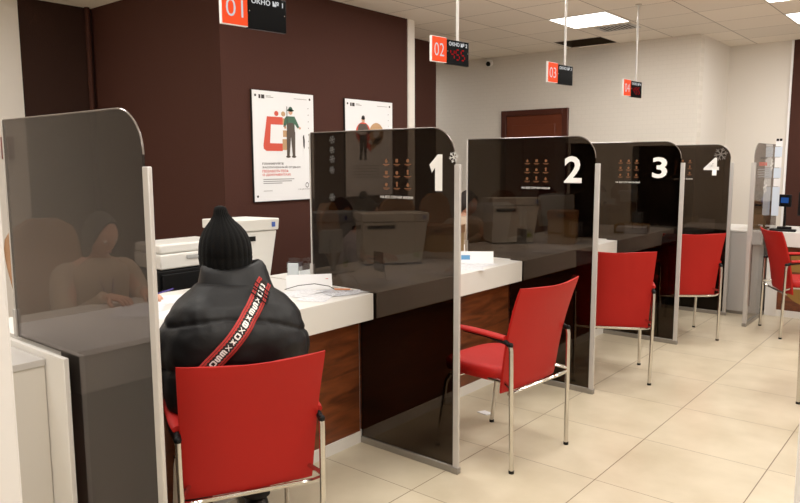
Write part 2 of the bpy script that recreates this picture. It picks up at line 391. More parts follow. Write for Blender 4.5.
# open ceiling tile: the dark hatch edge
h = B().box(-2.02, -1.455, 5.13, 5.135, H+.0, H+.2).box(-2.02, -1.455, 5.595, 5.60, H, H+.2).box(-2.02, -2.015, 5.135, 5.595, H, H+.2).box(-1.46, -1.455, 5.135, 5.595, H, H+.2).box(-2.015, -1.46, 5.135, 5.595, H+.2, H+.21).obj('ceiling_hatch', mat('dark_hatch', (58, 46, 30), .8), flat=True)
tag(h, 'dark open recess where a ceiling tile is missing near the far wall', 'ceiling hatch')
# dome camera
t = thing('dome_camera', 'small white dome security camera with black lens high on the far wall', 'security camera', (-3.2, 5.66, 2.77))
B().tube([(0, -.002, 0), (0, -.03, 0)], .045, 18).tube([(0, -.03, 0), (0, -.05, -.01)], [.045, .04], 18).obj('housing', M['signwhite'], t)
B().sph((0, -.052, -.012), .032, 14, 8).obj('lens', M['black'], t)
# dark red box on the left white wall
o = B().box(-4.288, -4.25, .01, .10, 1.52, 1.70).box(-4.25, -4.24, .03, .08, 1.56, 1.60).obj('wall_box', mat('dark_red_plastic', (110, 30, 24), .5), bevel=.004)
tag(o, 'small dark red box on white wall seen through the nearest tinted screen', 'wall box')

# ------------------------------------------------------------------ hanging signs
def seg7(b, ch, x, z, w, h, t):
    S = {'4': 'fgbc', '5': 'afgcd', '9': 'abcdfg'}[ch]
    q = {'a': ((0, 1), (1, 1)), 'b': ((1, .5), (1, 1)), 'c': ((1, 0), (1, .5)), 'd': ((0, 0), (1, 0)), 'e': ((0, 0), (0, .5)), 'f': ((0, .5), (0, 1)), 'g': ((0, .5), (1, .5))}
    for s in S:
        (a0, c0), (a1, c1) = q[s]
        x0, x1 = x+a0*w, x+a1*w; z0, z1 = z+c0*h, z+c1*h
        g = t*.9
        if x0 == x1: b.box(.0125, .0135, x0-t/2, x0+t/2, z0+g, z1-g)
        else: b.box(.0125, .0135, x0+g, x1-g, z0-t/2, z0+t/2)
def hanging_sign(y, num, label, digits=None, pole=True):
    L, hh = .318, .146; ow = .125
    t = thing('hanging_sign', label, 'sign', (-.557, y, 2.043), radians(-7), 'numbered window signs hung from the ceiling')
    B().box(-.008, .012, ow, L, 0, hh-.008).obj('display_panel', M['display'], t, bevel=.002)
    B().box(-.003, .012, 0, ow-.001, .004, hh).obj('number_panel', M['signwhite'], t, bevel=.001)
    B().box(.0121, .0128, .004, ow-.002, .007, hh-.003).obj('orange_face', M['orange'], t, flat=True)
    text('number', num, M['text_white'], w=.080, h=.072, loc=(.0135, .022, .038), rot=(pi/2, 0, pi/2), parent=t, bold=-.008)
    text('lettering', 'ОКНО № '+num[1], M['text_white'], w=.158, h=.022, loc=(.0128, .143, .105), rot=(pi/2, 0, pi/2), parent=t, bold=.02)
    if digits:
        b = B()
        for i, ch in enumerate(digits): seg7(b, ch, .158+i*.045, .030, .030, .056, .007)
        b.obj('red_digits', M['text_red'], t, flat=True)
    for ys_ in (.133, .308): B().sph((.013, ys_, .072), .0022, 8, 4).obj('screw', M['alu'], t)
    B().cyl((0, .228, hh-.008), (0, .228, H-2.043), .0085, 16).obj('pole', M['alu'], t)
    B().cyl((0, .228, H-2.043-.012), (0, .228, H-2.043), .028, 16).obj('ceiling_rose', M['chrome'], t)
    return t
hanging_sign(-.553, '01', 'hanging sign with orange 01 and an unlit black display')
hanging_sign(.867, '02', 'hanging sign with orange 02 and red digits 455', '455')
hanging_sign(2.235, '03', 'hanging sign with orange 03 and an unlit black display')
hanging_sign(3.6, '04', 'hanging sign with orange 04 and dim red digits', '495')

# ------------------------------------------------------------------ posters
def rect(b, x, y0, y1, z0, z1): b.poly([(x, y0, z0), (x, y1, z0), (x, y1, z1), (x, y0, z1)])
def ell(b, x, cy, cz, ry, rz, a0=0, a1=360, n=24, inner=None):
    A = [radians(a0+(a1-a0)*i/n) for i in range(n+1)]
    if inner is None:
        pts = [(x, cy+ry*cos(a), cz+rz*sin(a)) for a in A]
        if a1-a0 >= 360: pts = pts[:-1]
        b.poly(pts)
    else:
        for i in range(n):
            a, c = A[i], A[i+1]; f = inner
            b.poly([(x, cy+ry*cos(a), cz+rz*sin(a)), (x, cy+ry*cos(c), cz+rz*sin(c)), (x, cy+ry*f*cos(c), cz+rz*f*sin(c)), (x, cy+ry*f*cos(a), cz+rz*f*sin(a))])
def poster_base(y0, label):
    t = thing('poster', label, 'poster', (-2.45, y0, 1.18), 0, None)
    Wd, Hd = .64, .86
    B().box(.001, .018, 0, Wd, 0, Hd).obj('backing_board', M['blackm'], t)
    B().box(.018, .022, .004, Wd-.004, .004, Hd-.004).obj('printed_sheet', M['paper'], t, flat=True)
    b = B()
    for (u, v) in ((.05, .05), (.93, .05), (.05, .95)): ell(b, .0232, u*Wd, Hd-v*Hd, .010, .010, n=12)
    for k in range(7): rect(b, .0232, .895*Wd, .905*Wd, Hd-(.13+.062*k)*Hd-.008, Hd-(.13+.062*k)*Hd)
    rect(b, .0232, .10*Wd, .13*Wd, Hd*.925, Hd*.96); rect(b, .0232, .14*Wd, .19*Wd, Hd*.925, Hd*.96)
    b.obj('corner_marks', M['ink'], t, flat=True)
    b = B()
    rect(b, .0232, .21*Wd, .33*Wd, Hd*.938, Hd*.944); rect(b, .0232, .21*Wd, .29*Wd, Hd*.950, Hd*.955); rect(b, .0232, .66*Wd, .88*Wd, Hd*.944, Hd*.949)
    b.obj('fine_print', M['inkg'], t, flat=True)
    return t, Wd, Hd
t, Wd, Hd = poster_base(1.098, 'white framed poster of a man in green hat before a red letter, on brown wall')
U = lambda u: u*Wd
V = lambda v: Hd-v*Hd
b = B()   # open red half of the letter
b.poly([(.0234, U(.22), V(.23)), (.0234, U(.47), V(.23)), (.0234, U(.47), V(.30)), (.0234, U(.28), V(.30))])
b.poly([(.0234, U(.22), V(.23)), (.0234, U(.28), V(.30)), (.0234, U(.26), V(.47)), (.0234, U(.16), V(.52)), (.0234, U(.155), V(.49))])
b.poly([(.0234, U(.16), V(.52)), (.0234, U(.26), V(.47)), (.0234, U(.46), V(.47)), (.0234, U(.46), V(.54)), (.0234, U(.20), V(.54))])
ell(b, .0234, U(.37), V(.20), .022, .020, n=16)
b.obj('red_letter', M['logo_red'], t, flat=True)
b = B(); rect(b, .0234, U(.47), U(.60), V(.30), V(.24)); rect(b, .0234, U(.47), U(.60), V(.41), V(.35)); rect(b, .0234, U(.46), U(.58), V(.53), V(.43))
ell(b, .0234, U(.48), V(.20), .022, .020, n=16)
b.obj('tan_letter', M['logo_tan'], t, flat=True)
def figure(t, cu, top, bot, shirt, trousers, hat, skirt=False):
    """flat printed figure, centred at cu from v top to v bot"""
    h = (bot-top); g = lambda a: V(top+h*a); x = .0242; U0 = lambda u: u*Wd; U = lambda u: U0(cu+(u-cu)*.72)
    b = B(); ell(b, x, U(cu), g(.08), .022, .024, n=16); b.poly([(x, U(cu-.16), g(.36)), (x, U(cu-.11), g(.36)), (x, U(cu-.10), g(.42)), (x, U(cu-.15), g(.42))]); ell(b, x, U(cu+.21), g(.40), .012, .010, n=10)
    b.obj('printed_face', M['skinprint'], t, flat=True)
    b = B(); b.poly([(x, U(cu-.10), g(.17)), (x, U(cu+.09), g(.17)), (x, U(cu+.13), g(.24)), (x, U(cu+.20), g(.38)), (x, U(cu+.16), g(.41)), (x, U(cu+.09), g(.32)), (x, U(cu+.09), g(.50)), (x, U(cu-.09), g(.50)), (x, U(cu-.09), g(.32)), (x, U(cu-.13), g(.40)), (x, U(cu-.17), g(.38)), (x, U(cu-.14), g(.22))])
    b.obj('printed_shirt', shirt, t, flat=True)
    x2 = x+.0003; b = B(); b.poly([(x2, U(cu-.10), g(.50)), (x2, U(cu-.06), g(.30)), (x2, U(cu+.06), g(.30)), (x2, U(cu+.10), g(.50)), (x2, U(cu+.09), g(.97)), (x2, U(cu+.03), g(.97)), (x2, U(cu), g(.58)), (x2, U(cu-.04), g(.97)), (x2, U(cu-.10), g(.97))])
    for a in (-.07, .06): ell(b, x2, U(cu+a), g(.98), .024, .010, n=12)
    b.obj('printed_trousers', trousers, t, flat=True)
    b = B()
    ell(b, x2, U(cu), g(.05), .036 if hat else .026, .010, n=16); ell(b, x2, U(cu), g(.03), .022, .02, n=14)
    b.obj('printed_hat', M['greencl'] if hat else M['ink'], t, flat=True)
figure(t, .60, .14, .60, M['greencl'], M['browncl'], True)
b = B(); b.poly([(.0246, U(.535), V(.13)), (.0246, U(.545), V(.13)), (.0246, U(.545), V(.36)), (.0246, U(.535), V(.36))]); b.poly([(.0242, U(.80), V(.40)), (.0242, U(.82), V(.38)), (.0242, U(.835), V(.44)), (.0242, U(.83), V(.50)), (.0242, U(.82), V(.52)), (.0242, U(.805), V(.49))])
b.obj('printed_rod_and_fish', M['ink'], t, flat=True)
R90 = (pi/2, 0, pi/2)
text('headline', 'ПЛАНИРУЙТЕ', M['ink'], w=U(.34), h=.021, loc=(.0234, U(.13), V(.665)), rot=R90, parent=t, bold=.03)
text('headline', 'ЗАСЛУЖЕННЫЙ ОТДЫХ!', M['ink'], w=U(.62), h=.021, loc=(.0234, U(.13), V(.70)), rot=R90, parent=t, bold=.03)
text('red_headline', 'ПОЗАБОТЬТЕСЬ', M['logo_red'], w=U(.42), h=.021, loc=(.0234, U(.13), V(.735)), rot=R90, parent=t, bold=.03)
text('red_headline', 'О ДОКУМЕНТАХ!', M['logo_red'], w=U(.45), h=.021, loc=(.0234, U(.13), V(.77)), rot=R90, parent=t, bold=.03)
b = B()
for k, wdt in enumerate((.50, .46, .30)): rect(b, .0234, U(.14), U(.14+wdt), V(.797+.018*k)-.004, V(.797+.018*k)+.003)
rect(b, .0234, U(.14), U(.28), V(.905), V(.90))
b.obj('small_text', M['inkg'], t, flat=True)
b = B(); ell(b, .0234, U(.86), V(.86), .018, .022, n=16, inner=.7); b.obj('round_mark', M['ink'], t, flat=True)
text('caption', 'МОИ ДОКУМЕНТЫ', M['ink'], w=U(.22), h=.010, loc=(.0234, U(.70), V(.905)), rot=R90, parent=t, bold=.01)

t, Wd, Hd = poster_base(2.112, 'white framed poster with red and tan heart and a woman, half behind screen 1')
b = B(); ell(b, .0232, U(.36), V(.345), U(.155), U(.155)*1.0, 0, 360, n=28, inner=.42)
b.poly([(.0233, U(.235), V(.39)), (.0233, U(.52), V(.54)), (.0233, U(.52), V(.46)), (.0233, U(.33), V(.37))])
b.obj('red_half_heart', M['logo_red'], t, flat=True)
b = B(); ell(b, .0236, U(.64), V(.345), U(.155), U(.155), 0, 360, n=28, inner=.42)
b.poly([(.0236, U(.765), V(.39)), (.0236, U(.52), V(.54)), (.0236, U(.52), V(.46)), (.0236, U(.67), V(.37))])
b.obj('tan_half_heart', M['logo_tan'], t, flat=True)
figure(t, .36, .17, .62, M['browncl'], M['ink'], False)
b = B(); ell(b, .0255, U(.33), V(.34), .07, .016, n=16); b.obj('printed_bundle', M['paper'], t, flat=True)
text('headline', 'ОФОРМЛЯЙТЕ', M['ink'], w=U(.42), h=.021, loc=(.0234, U(.13), V(.70)), rot=R90, parent=t, bold=.03)
text('red_headline', 'ДОКУМЕНТЫ', M['logo_red'], w=U(.42), h=.017, loc=(.0234, U(.13), V(.74)), rot=R90, parent=t, bold=.01)
for ch in list(t.children):      # lower headings of this poster are hidden behind the screen: keep them plain
    if ch.name.startswith(('headline', 'red_headline')): bpy.data.objects.remove(ch)
b = B()
for k in range(5): rect(b, .0234, U(.14), U(.70), V(.68+.03*k)-.004, V(.68+.03*k)+.003)
b.obj('small_text', M['inkg'], t, flat=True)

# ------------------------------------------------------------------ tinted screens
X0, XB = .057, -.913
YS = [-1.2748, .272, 1.7786, 3.3767, 4.7867]
HP, HG = 1.471, 1.6395
def snowflake(b, cx, y, cz, r):
    for k in range(6):
        a = k*pi/3+.2; d = Vector((cos(a), 0, sin(a))); n = Vector((-sin(a), 0, cos(a))); c = Vector((cx, y, cz))
        b.poly([c-n*r*.07, c+d*r-n*r*.07, c+d*r+n*r*.07, c+n*r*.07])
        for s in (-1, 1):
            q = c+d*r*.55; e = (d+n*s*1.2).normalized()
            b.poly([q-d*r*.06, q+e*r*.4-d*r*.06, q+e*r*.4+d*r*.06, q+d*r*.06])
def icons(b, x0, z0, y):
    for i in range(3):
        for j in range(3):
            cx, cz = x0+.018+i*.068, z0+.028+j*.058
            k = (i*3+j) % 4
            if k == 0: b.prism([(cx+.009*cos(a*pi/4), y, cz+.009*sin(a*pi/4)) for a in range(8)], (0, -.0005, 0))
            elif k == 1: b.box(cx-.008, cx+.008, y-.0005, y, cz-.008, cz+.009)
            elif k == 2: b.prism([(cx-.010, y, cz-.003), (cx+.010, y, cz-.003), (cx, y, cz+.012)], (0, -.0005, 0)); b.box(cx-.006, cx+.006, y-.0005, y, cz-.009, cz-.0035)
            else: b.box(cx-.005, cx+.005, y-.0005, y, cz-.009, cz+.003); b.prism([(cx+.007*cos(a*pi/4), y, cz+.009+.006*sin(a*pi/4)) for a in range(8)], (0, -.0005, 0))
            b.box(cx-.020, cx+.020, y-.0005, y, cz-.0185, cz-.0155); b.box(cx-.012, cx+.012, y-.0005, y, cz-.0245, cz-.0225)
def screen(i, label, num=None, flakes=(), nw=.12, nx=-.168):
    y = YS[i]
    t = thing('tinted_screen', label, 'partition', (X0, y, 0), 0, 'tinted partition screens between the windows')
    # glass outline in x,z
    R_ = .135; pts = [(-.554, .034), (X0-.018, .034), (X0-.018, HG-R_)]
    for k in range(1, 11):
        a = k/10*pi/2; pts.append((X0-.018-R_+R_*cos(a), HG-R_+R_*sin(a)))
    pts += [(XB+.004, HG), (XB+.004, .825), (-.554, .825)]
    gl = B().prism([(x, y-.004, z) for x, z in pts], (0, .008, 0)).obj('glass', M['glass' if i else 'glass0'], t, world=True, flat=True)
    B().box(X0-.018, X0+.014, y-.007, y+.007, .005, HP).obj('front_post', M['alu'], t, bevel=.003, world=True)
    B().box(-.556, X0-.018, y-.012, y+.012, 0, .036).obj('bottom_rail', M['alu_dark'], t, bevel=.003, world=True)
    B().box(X0-.020, X0+.016, y-.014, y+.014, 0, .03).cyl((X0+.0155, y, .015), (X0+.019, y, .015), .006).obj('foot_cap', M['alu_dark'], t, bevel=.002, world=True)
    B().box(XB-.006, XB+.004, y-.006, y+.006, .823, HG-.002).box(XB-.012, XB+.010, y-.011, y+.011, .823, .93).obj('rear_profile', M['alu'], t, bevel=.001, world=True)
    # bright sawn edge along the rounded top
    edge = B(); out = pts[2:14]
    edge.tube([(x, y, z+.001) for x, z in out], .0035, 6); edge.obj('polished_edge', mat('polished_edge', (120, 112, 106), .2, metal=.3), t, world=True)
    yd = y-.0052
    if num:
        if num == '1':
            q = [(.42, 0), (.95, 0), (.95, 1), (.62, 1), (0, .72), (.18, .50), (.42, .64)]
            B().prism([(nx+a*nw, yd, 1.349+c_*.168) for a, c_ in q], (0, -.0005, 0)).obj('number', M['decal'], t, world=True, flat=True)
        else: text('number', num, M['decal'], w=nw, h=.168, loc=(nx, yd, 1.349), rot=(pi/2, 0, 0), parent=t, bold=.022, world=True)
        text('slogan', 'НА ВСЕ СЛУЧАИ ЖИЗНИ', M['decal'], w=.205, h=.0125, loc=(nx-.305, yd, 1.306), rot=(pi/2, 0, 0), parent=t, bold=.004, world=True)
        b = B(); icons(b, nx-.285, 1.345, yd); b.obj('orange_icons', M['decal_or'], t, world=True, flat=True)
    for (fx, fz, fr, mm) in flakes:
        b = B(); snowflake(b, fx, yd-.0004, fz, fr); b.obj('snowflake_sticker', M[mm], t, world=True, flat=True)
    return t
M['flake_dim'] = mat('translucent_flake', (92, 90, 88), .6)
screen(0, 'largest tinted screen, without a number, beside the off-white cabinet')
screen(1, 'tinted screen with white number 1', '1', flakes=[(-.742, 1.60, .022, 'flake_dim'), (-.743, 1.547, .02, 'flake_dim'), (-.744, 1.50, .022, 'flake_dim'), (-.746, 1.443, .02, 'flake_dim'), (-.748, 1.30, .022, 'flake_dim'), (.035, 1.504, .026, 'decal')], nw=.078, nx=-.103)
screen(2, 'tinted screen with white number 2', '2')
screen(3, 'tinted screen with white number 3', '3', nx=-.186, nw=.12)
screen(4, 'tinted screen with white number 4 and grey snowflake sticker', '4', flakes=[(-.05, 1.55, .062, 'decal_gr')], nx=-.20, nw=.14)

# fifth screen, turned along the room
def screen5():
    x = .33
    t = thing('tinted_screen', 'narrow tinted screen with hanging papers, standing edge-on beside the far right desk', 'partition', (x, 4.41, 0), 0, 'tinted partition screens between the windows')
    R_ = .13; y0, y1 = 4.43, 5.04; yb = 5.40
    pts = [(y1, .034), (y0, .034), (y0, HG-R_)]
    for k in range(1, 11):
        a = k/10*pi/2; pts.append((y0+R_-R_*cos(a), HG-R_+R_*sin(a)))
    pts += [(yb, HG), (yb, .825), (y1, .825)]
    B().prism([(x-.004, yy, z) for yy, z in pts], (.008, 0, 0)).obj('glass', M['glass5'], t, world=True, flat=True)
    B().box(x-.017, x+.017, 4.392, 4.43, .005, HP).obj('front_post', M['alu'], t, bevel=.003, world=True)
    B().box(x-.017, x+.017, 4.43, 5.04, 0, .036).obj('bottom_rail', M['alu_dark'], t, bevel=.003, world=True)
    B().box(x-.019, x+.019, 4.39, 4.432, 0, .03).obj('foot_cap', M['alu_dark'], t, bevel=.002, world=True)
    B().tube([(x, yy, z+.001) for yy, z in pts[2:14]], .003, 6).obj('polished_edge', bpy.data.materials['polished_edge'], t, world=True)
    text('notice_text', 'ВНИМАНИЕ', M['ink'], w=.26, h=.022, loc=(x+.005, 4.62, 1.50), rot=R90, parent=t, world=True, bold=.02)
    text('red_notice_text', 'ПЕРЕРЫВ', M['logo_red'], w=.30, h=.032, loc=(x+.005, 4.58, 1.44), rot=R90, parent=t, world=True, bold=.03)
    b = B()
    for k in range(4): b.box(x+.0045, x+.005, 4.56, 4.98, 1.405-.022*k, 1.412-.022*k)
    b.obj('fine_notice_text', M['inkg'], t, world=True, flat=True)
    for (yy, zz, rr) in ((5.06, 1.45, .06), (4.85, 1.25, .07)):
        b = B(); snowflake(b, 0, 0, 0, rr); me = b.obj('snowflake_sticker', M['decal'], t, flat=True)
        for v in me.data.vertices: v.co = Vector((.007, v.co.x+yy-4.41, v.co.z+zz))
    return t
M['glass5'] = glassy('tinted_acrylic_pale', (.62, .60, .585, 1), haze=.03)
screen5()

# ------------------------------------------------------------------ desks
def desk(i, label):
    ya, yb = YS[i]+.012, YS[i+1]-.012
    if i == 0: ya = YS[0]+.012
    t = thing('service_desk', label, 'desk', (-.5, (ya+yb)/2, 0), 0, 'white service desks with wood fronts')
    B().box(-1.32, -.456, ya, yb, .683, .819).obj('worktop', M['white'], t, bevel=.003, world=True)
    B().box(-.58, -.560, ya, yb, .062, .683).obj('front_panel', M['wood'], t, world=True, flat=True)
    B().box(-.58, -.554, ya, yb, 0, .062).obj('plinth', M['white'], t, world=True, flat=True)
    for yy in (ya, yb-.02): B().box(-1.28, -.581, yy, yy+.0195, 0, .683).obj('side_panel', M['white'], t, world=True, flat=True)
    return t
desk(0, 'white desk with dark wood front at window 1, under the seated person')
desk(1, 'white desk with dark wood front between screens 1 and 2')
desk(2, 'white desk with dark wood front between screens 2 and 3')
desk(3, 'white desk behind screen 3, its top hidden by the tinted screens')
# desks continue behind each screen: filler strips under the rear glass belong to the screens' shoes
# end panel + cabinet at the near end
t = thing('side_cabinet', 'off-white low cabinet with white end panel against the largest tinted screen', 'cabinet', (-.75, -1.6, 0))
B().box(-.985, -.457, -1.315, -1.297, 0, .822).obj('end_panel', M['white'], t, bevel=.002, world=True)
B().box(-1.25, -.6, -2.1, -1.317, 0, .775).obj('carcass', M['beige'], t, bevel=.002, world=True)
B().box(-1.25, -.594, -2.1, -1.317, .776, .80).obj('cabinet_top', M['greylam'], t, bevel=.002, world=True)
B().box(-.599, -.592, -1.95, -1.94, .35, .5).obj('handle', M['alu'], t, bevel=.002, world=True)

# station 5
t = thing('corner_cabinet', 'light grey counter-height cabinet between screen 4 and the narrow screen', 'cabinet', (-.12, 5.2, 0))
B().box(-.545, .306, 4.92, 5.62, .03, .805).obj('carcass', M['greylam'], t, bevel=.002, world=True)
B().box(-.548, .308, 4.915, 5.63, .806, .822).obj('cabinet_top', M['white'], t, bevel=.002, world=True)
B().box(-.54, .30, 4.93, 5.6, 0, .029).obj('plinth', M['alu_dark'], t, world=True)
t = thing('service_desk', 'white desk with dark wood front and gold emblem on it', 'desk', (1.1, 5.3, 0), 0, 'white service desks with wood fronts')
B().box(.352, 2.0, 4.99, 5.75, .683, .819).obj('worktop', M['white'], t, bevel=.003, world=True)
B().box(.352, .45, 5.045, 5.7, 0, .683).obj('side_panel', M['white'], t, world=True, flat=True)
B().box(.45, 1.95, 5.07, 5.09, .062, .683).obj('front_panel', M['wood'], t, world=True, flat=True)
B().box(.45, 1.95, 5.06, 5.09, 0, .062).obj('plinth', M['white'], t, world=True, flat=True)
b = B()
def ringxz(b, cx, cz, ro, ri, a0, a1, y, n=24):
    for k in range(n):
        a = radians(a0+(a1-a0)*k/n); c = radians(a0+(a1-a0)*(k+1)/n)
        b.prism([(cx+ro*cos(a), y, cz+ro*sin(a)), (cx+ro*cos(c), y, cz+ro*sin(c)), (cx+ri*cos(c), y, cz+ri*sin(c)), (cx+ri*cos(a), y, cz+ri*sin(a))], (0, -.002, 0))
ringxz(b, .74, .40, .28, .15, 190, 350, 5.07); b.box(.55, .95, 5.068, 5.07, .44, .60)
b.obj('gold_emblem', M['gold'], t, world=True, flat=True)

# ------------------------------------------------------------------ visitor chairs
def make_chair(label):
    t = thing('visitor_chair', label, 'chair', (0, 0, 0), 0, 'red visitor chairs in front of the windows')
    R = .0115
    for s in (-1, 1):
        B().tube([(s*.245, -.24, .012), (s*.25, -.235, .35), (s*.252, -.232, .60), (s*.252, -.226, .628)], R, 12).obj('rear_leg', M['chrome'], t)
        B().tube([(s*.235, .24, .012), (s*.225, .19, .36), (s*.222, .16, .405)], R, 12).obj('front_leg', M['chrome'], t)
        for yy, xx in ((-.24, .245), (.24, .235)):
            B().cyl((s*xx, yy, 0), (s*xx, yy, .014), .0135, 14).obj('foot_cap', M['black'], t)
        # arm carrier and red pad
        B().tube([(s*.252, -.232, .622), (s*.250, -.20, .637), (s*.248, -.08, .650), (s*.246, .06, .652)], [.012, .012, .009, .007], 10).sph((s*.252, -.230, .628), .0135, 10, 6).obj('arm_bracket', M['black'], t)
        rings = []
        for k in range(11):
            u = k/10; y = -.195+.30*u; z = .655+.014*math.sin(u*pi*.55)-.004*u; w = .026*(1-.25*(2*u-1)**4); h = .012
            rings.append([(s*.247+w*cos(a)*(1 if abs(cos(a)) > .3 else 1), y, z+h*sin(a)) for a in [2*pi*j/14 for j in range(14)]])
        B().loft(rings).obj('armrest', M['red'], t)
        B().tube([(s*.249, -.235, .415), (s*.215, -.17, .428), (s*.205, .10, .430), (s*.221, .165, .410)], .009, 8).obj('side_bar', M['chrome'], t)
    B().tube([(-.249, -.236, .400), (-.225, -.205, .378), (-.17, -.185, .368), (.17, -.185, .368), (.225, -.205, .378), (.249, -.236, .400)], .009, 8).obj('cross_bar', M['chrome'], t)
    B().tube([(-.222, .12, .405), (.222, .12, .405)], .009, 8).obj('cross_bar', M['chrome'], t)
    # seat: rounded upholstered slab
    b = B(); rings = []; n = 28
    def sup(w, d, e=4):
        out = []
        for j in range(n):
            a = 2*pi*j/n; c, s_ = cos(a), sin(a); out.append((w*abs(c)**(2/e)*(1 if c > 0 else -1), d*abs(s_)**(2/e)*(1 if s_ > 0 else -1)))
        return out
    for z, k in ((.415, .93), (.422, .985), (.45, 1), (.472, .985), (.484, .93), (.487, .80), (.484, .4)):
        rings.append([(x, y+.035, z+.012*(y > .1)*0-.012*max(0, (y-.1)/.13)**2*(1 if z > .46 else .3)) for x, y in sup(.225*k, .225*k)])
    b.loft(rings).obj('seat', M['red'], t, smooth_angle=60)
    # back shell: profile leans back, slightly dished
    nx, nz = 16, 18; front = []; back = []
    for i in range(nz+1):
        u = i/nz; z = .374+.526*u
        yc = -.182-.035*u-.100*u**2.0 + (.012*(1-u)**6)
        w = .232+.022*u
        rf, rb = [], []
        for j in range(nx+1):
            q = -1+2*j/nx; x = w*q; curve = .036*q*q*(.35+.65*u)
            zz = z+(.010*q*q-.006)*(u**4)
            th = .019*(1-.35*abs(q)**8)
            if i in (0, nz): th *= .55
            rf.append((x, yc+curve+th/2, zz)); rb.append((x, yc+curve-th/2, zz))
        front.append(rf); back.append(rb)
    rings = [front[i]+back[i][::-1] for i in range(nz+1)]
    B().loft(rings).obj('backrest', M['red'], t, smooth_angle=50, bevel=0)
    return t
def put(t, c, f, sz=1):
    t.location = (c[0], c[1], 0); t.rotation_euler = (0, 0, rot_to(None, f)); t.scale = (1, 1, sz)
C1 = (-.141, -.832); F1 = Vector((-.894, .448))
ch = make_chair('red visitor chair with the person in the black jacket sitting on it'); put(ch, C1, F1, .935); ch.scale = (.965, .97, .935)
for lab, c, f in (('empty red visitor chair seen side-on between screens 1 and 2', (.044, .702), (-.996, .085)),
                  ('empty red visitor chair half behind the post of screen 2', (-.047, 2.289), (-.4625, .887)),
                  ('empty red visitor chair in front of screen 4, half behind the post of screen 3', (-.052, 3.753), (-.615, .788)),
                  ('empty red visitor chair beside the narrow unnumbered screen, facing the desk with gold emblem', (.765, 4.43), (.86, .51)),
                  ('red visitor chair behind the white door frame, only a leg of it showing', (1.345, 2.66), (-.1, 1))):
    c_ = copy_tree(ch); c_['label'] = lab; put(c_, c, f)

# ------------------------------------------------------------------ people
def skin_mesh(verts, edges, radii, root=0, sub=2):
    me = bpy.data.meshes.new('tmp'); me.from_pydata([tuple(v) for v in verts], edges, []); o = bpy.data.objects.new('tmp', me); COL.objects.link(o)
    sk = o.modifiers.new('s', 'SKIN'); sk.use_smooth_shade = True
    ss = o.modifiers.new('u', 'SUBSURF'); ss.levels = sub; ss.render_levels = sub
    for i, r in enumerate(radii):
        d = me.skin_vertices[0].data[i]; r = r if isinstance(r, tuple) else (r, r); d.radius = r; d.use_root = (i == root)
    bpy.context.view_layer.update()
    m2 = bpy.data.meshes.new_from_object(o.evaluated_get(bpy.context.evaluated_depsgraph_get()))
    bpy.data.objects.remove(o); return m2
def hand(b, wrist, dirv, palmn, side, curl=.5, s=1.0):
    """palm, four fingers and thumb; dirv along the hand, palmn out of the palm, side=+1 thumb towards dirv x palmn"""
    W = Vector(wrist); d = Vector(dirv).normalized(); n = Vector(palmn).normalized(); n = (n-d*n.dot(d)).normalized(); t = d.cross(n).normalized()*side
    rings = []
    for u, w, h in ((-.01, .026, .018), (.01, .029, .017), (.04, .037, .015), (.07, .042, .013), (.088, .040, .011), (.094, .032, .007)):
        c = W+d*u*s
        rings.append([c+t*w*s*cos(a)*abs(cos(a))**-.2*(1 if True else 1)+n*h*s*sin(a) if abs(cos(a)) > .01 else c+n*h*s*sin(a) for a in [2*pi*j/14+.02 for j in range(14)]])
    b.loft(rings)
    for k, (o, L) in enumerate(((.030, .070), (.010, .078), (-.011, .072), (-.031, .056))):
        p = W+d*(.082-(.006 if k == 3 else 0))*s+t*o*s; dd = (d+t*o*1.5).normalized(); pts = [p]; a = curl*.35
        for L_ in (.46, .30, .24):
            v = dd*cos(a)+n*sin(a); p = p+v*L*L_*s; pts.append(p); a += curl*.75
        b.tube([pts[0], (pts[0]+pts[1])/2, pts[1], pts[2], pts[3], pts[3]+(pts[3]-pts[2])*.12], [r*s for r in (.0092, .0090, .0088, .0080, .0070, .0030)], 10)
    p0 = W+d*.025*s+t*.024*s+n*.006*s
    p1 = p0+(d*.6+t*.75+n*.3).normalized()*.036*s; p2 = p1+(d*.85+t*.3+n*.35).normalized()*.032*s; p3 = p2+(d*.95+n*.35).normalized()*.024*s
    b.tube([p0, p1, p2, p3, p3+(p3-p2)*.15], [r*s for r in (.014, .0115, .0100, .0078, .0035)], 10)
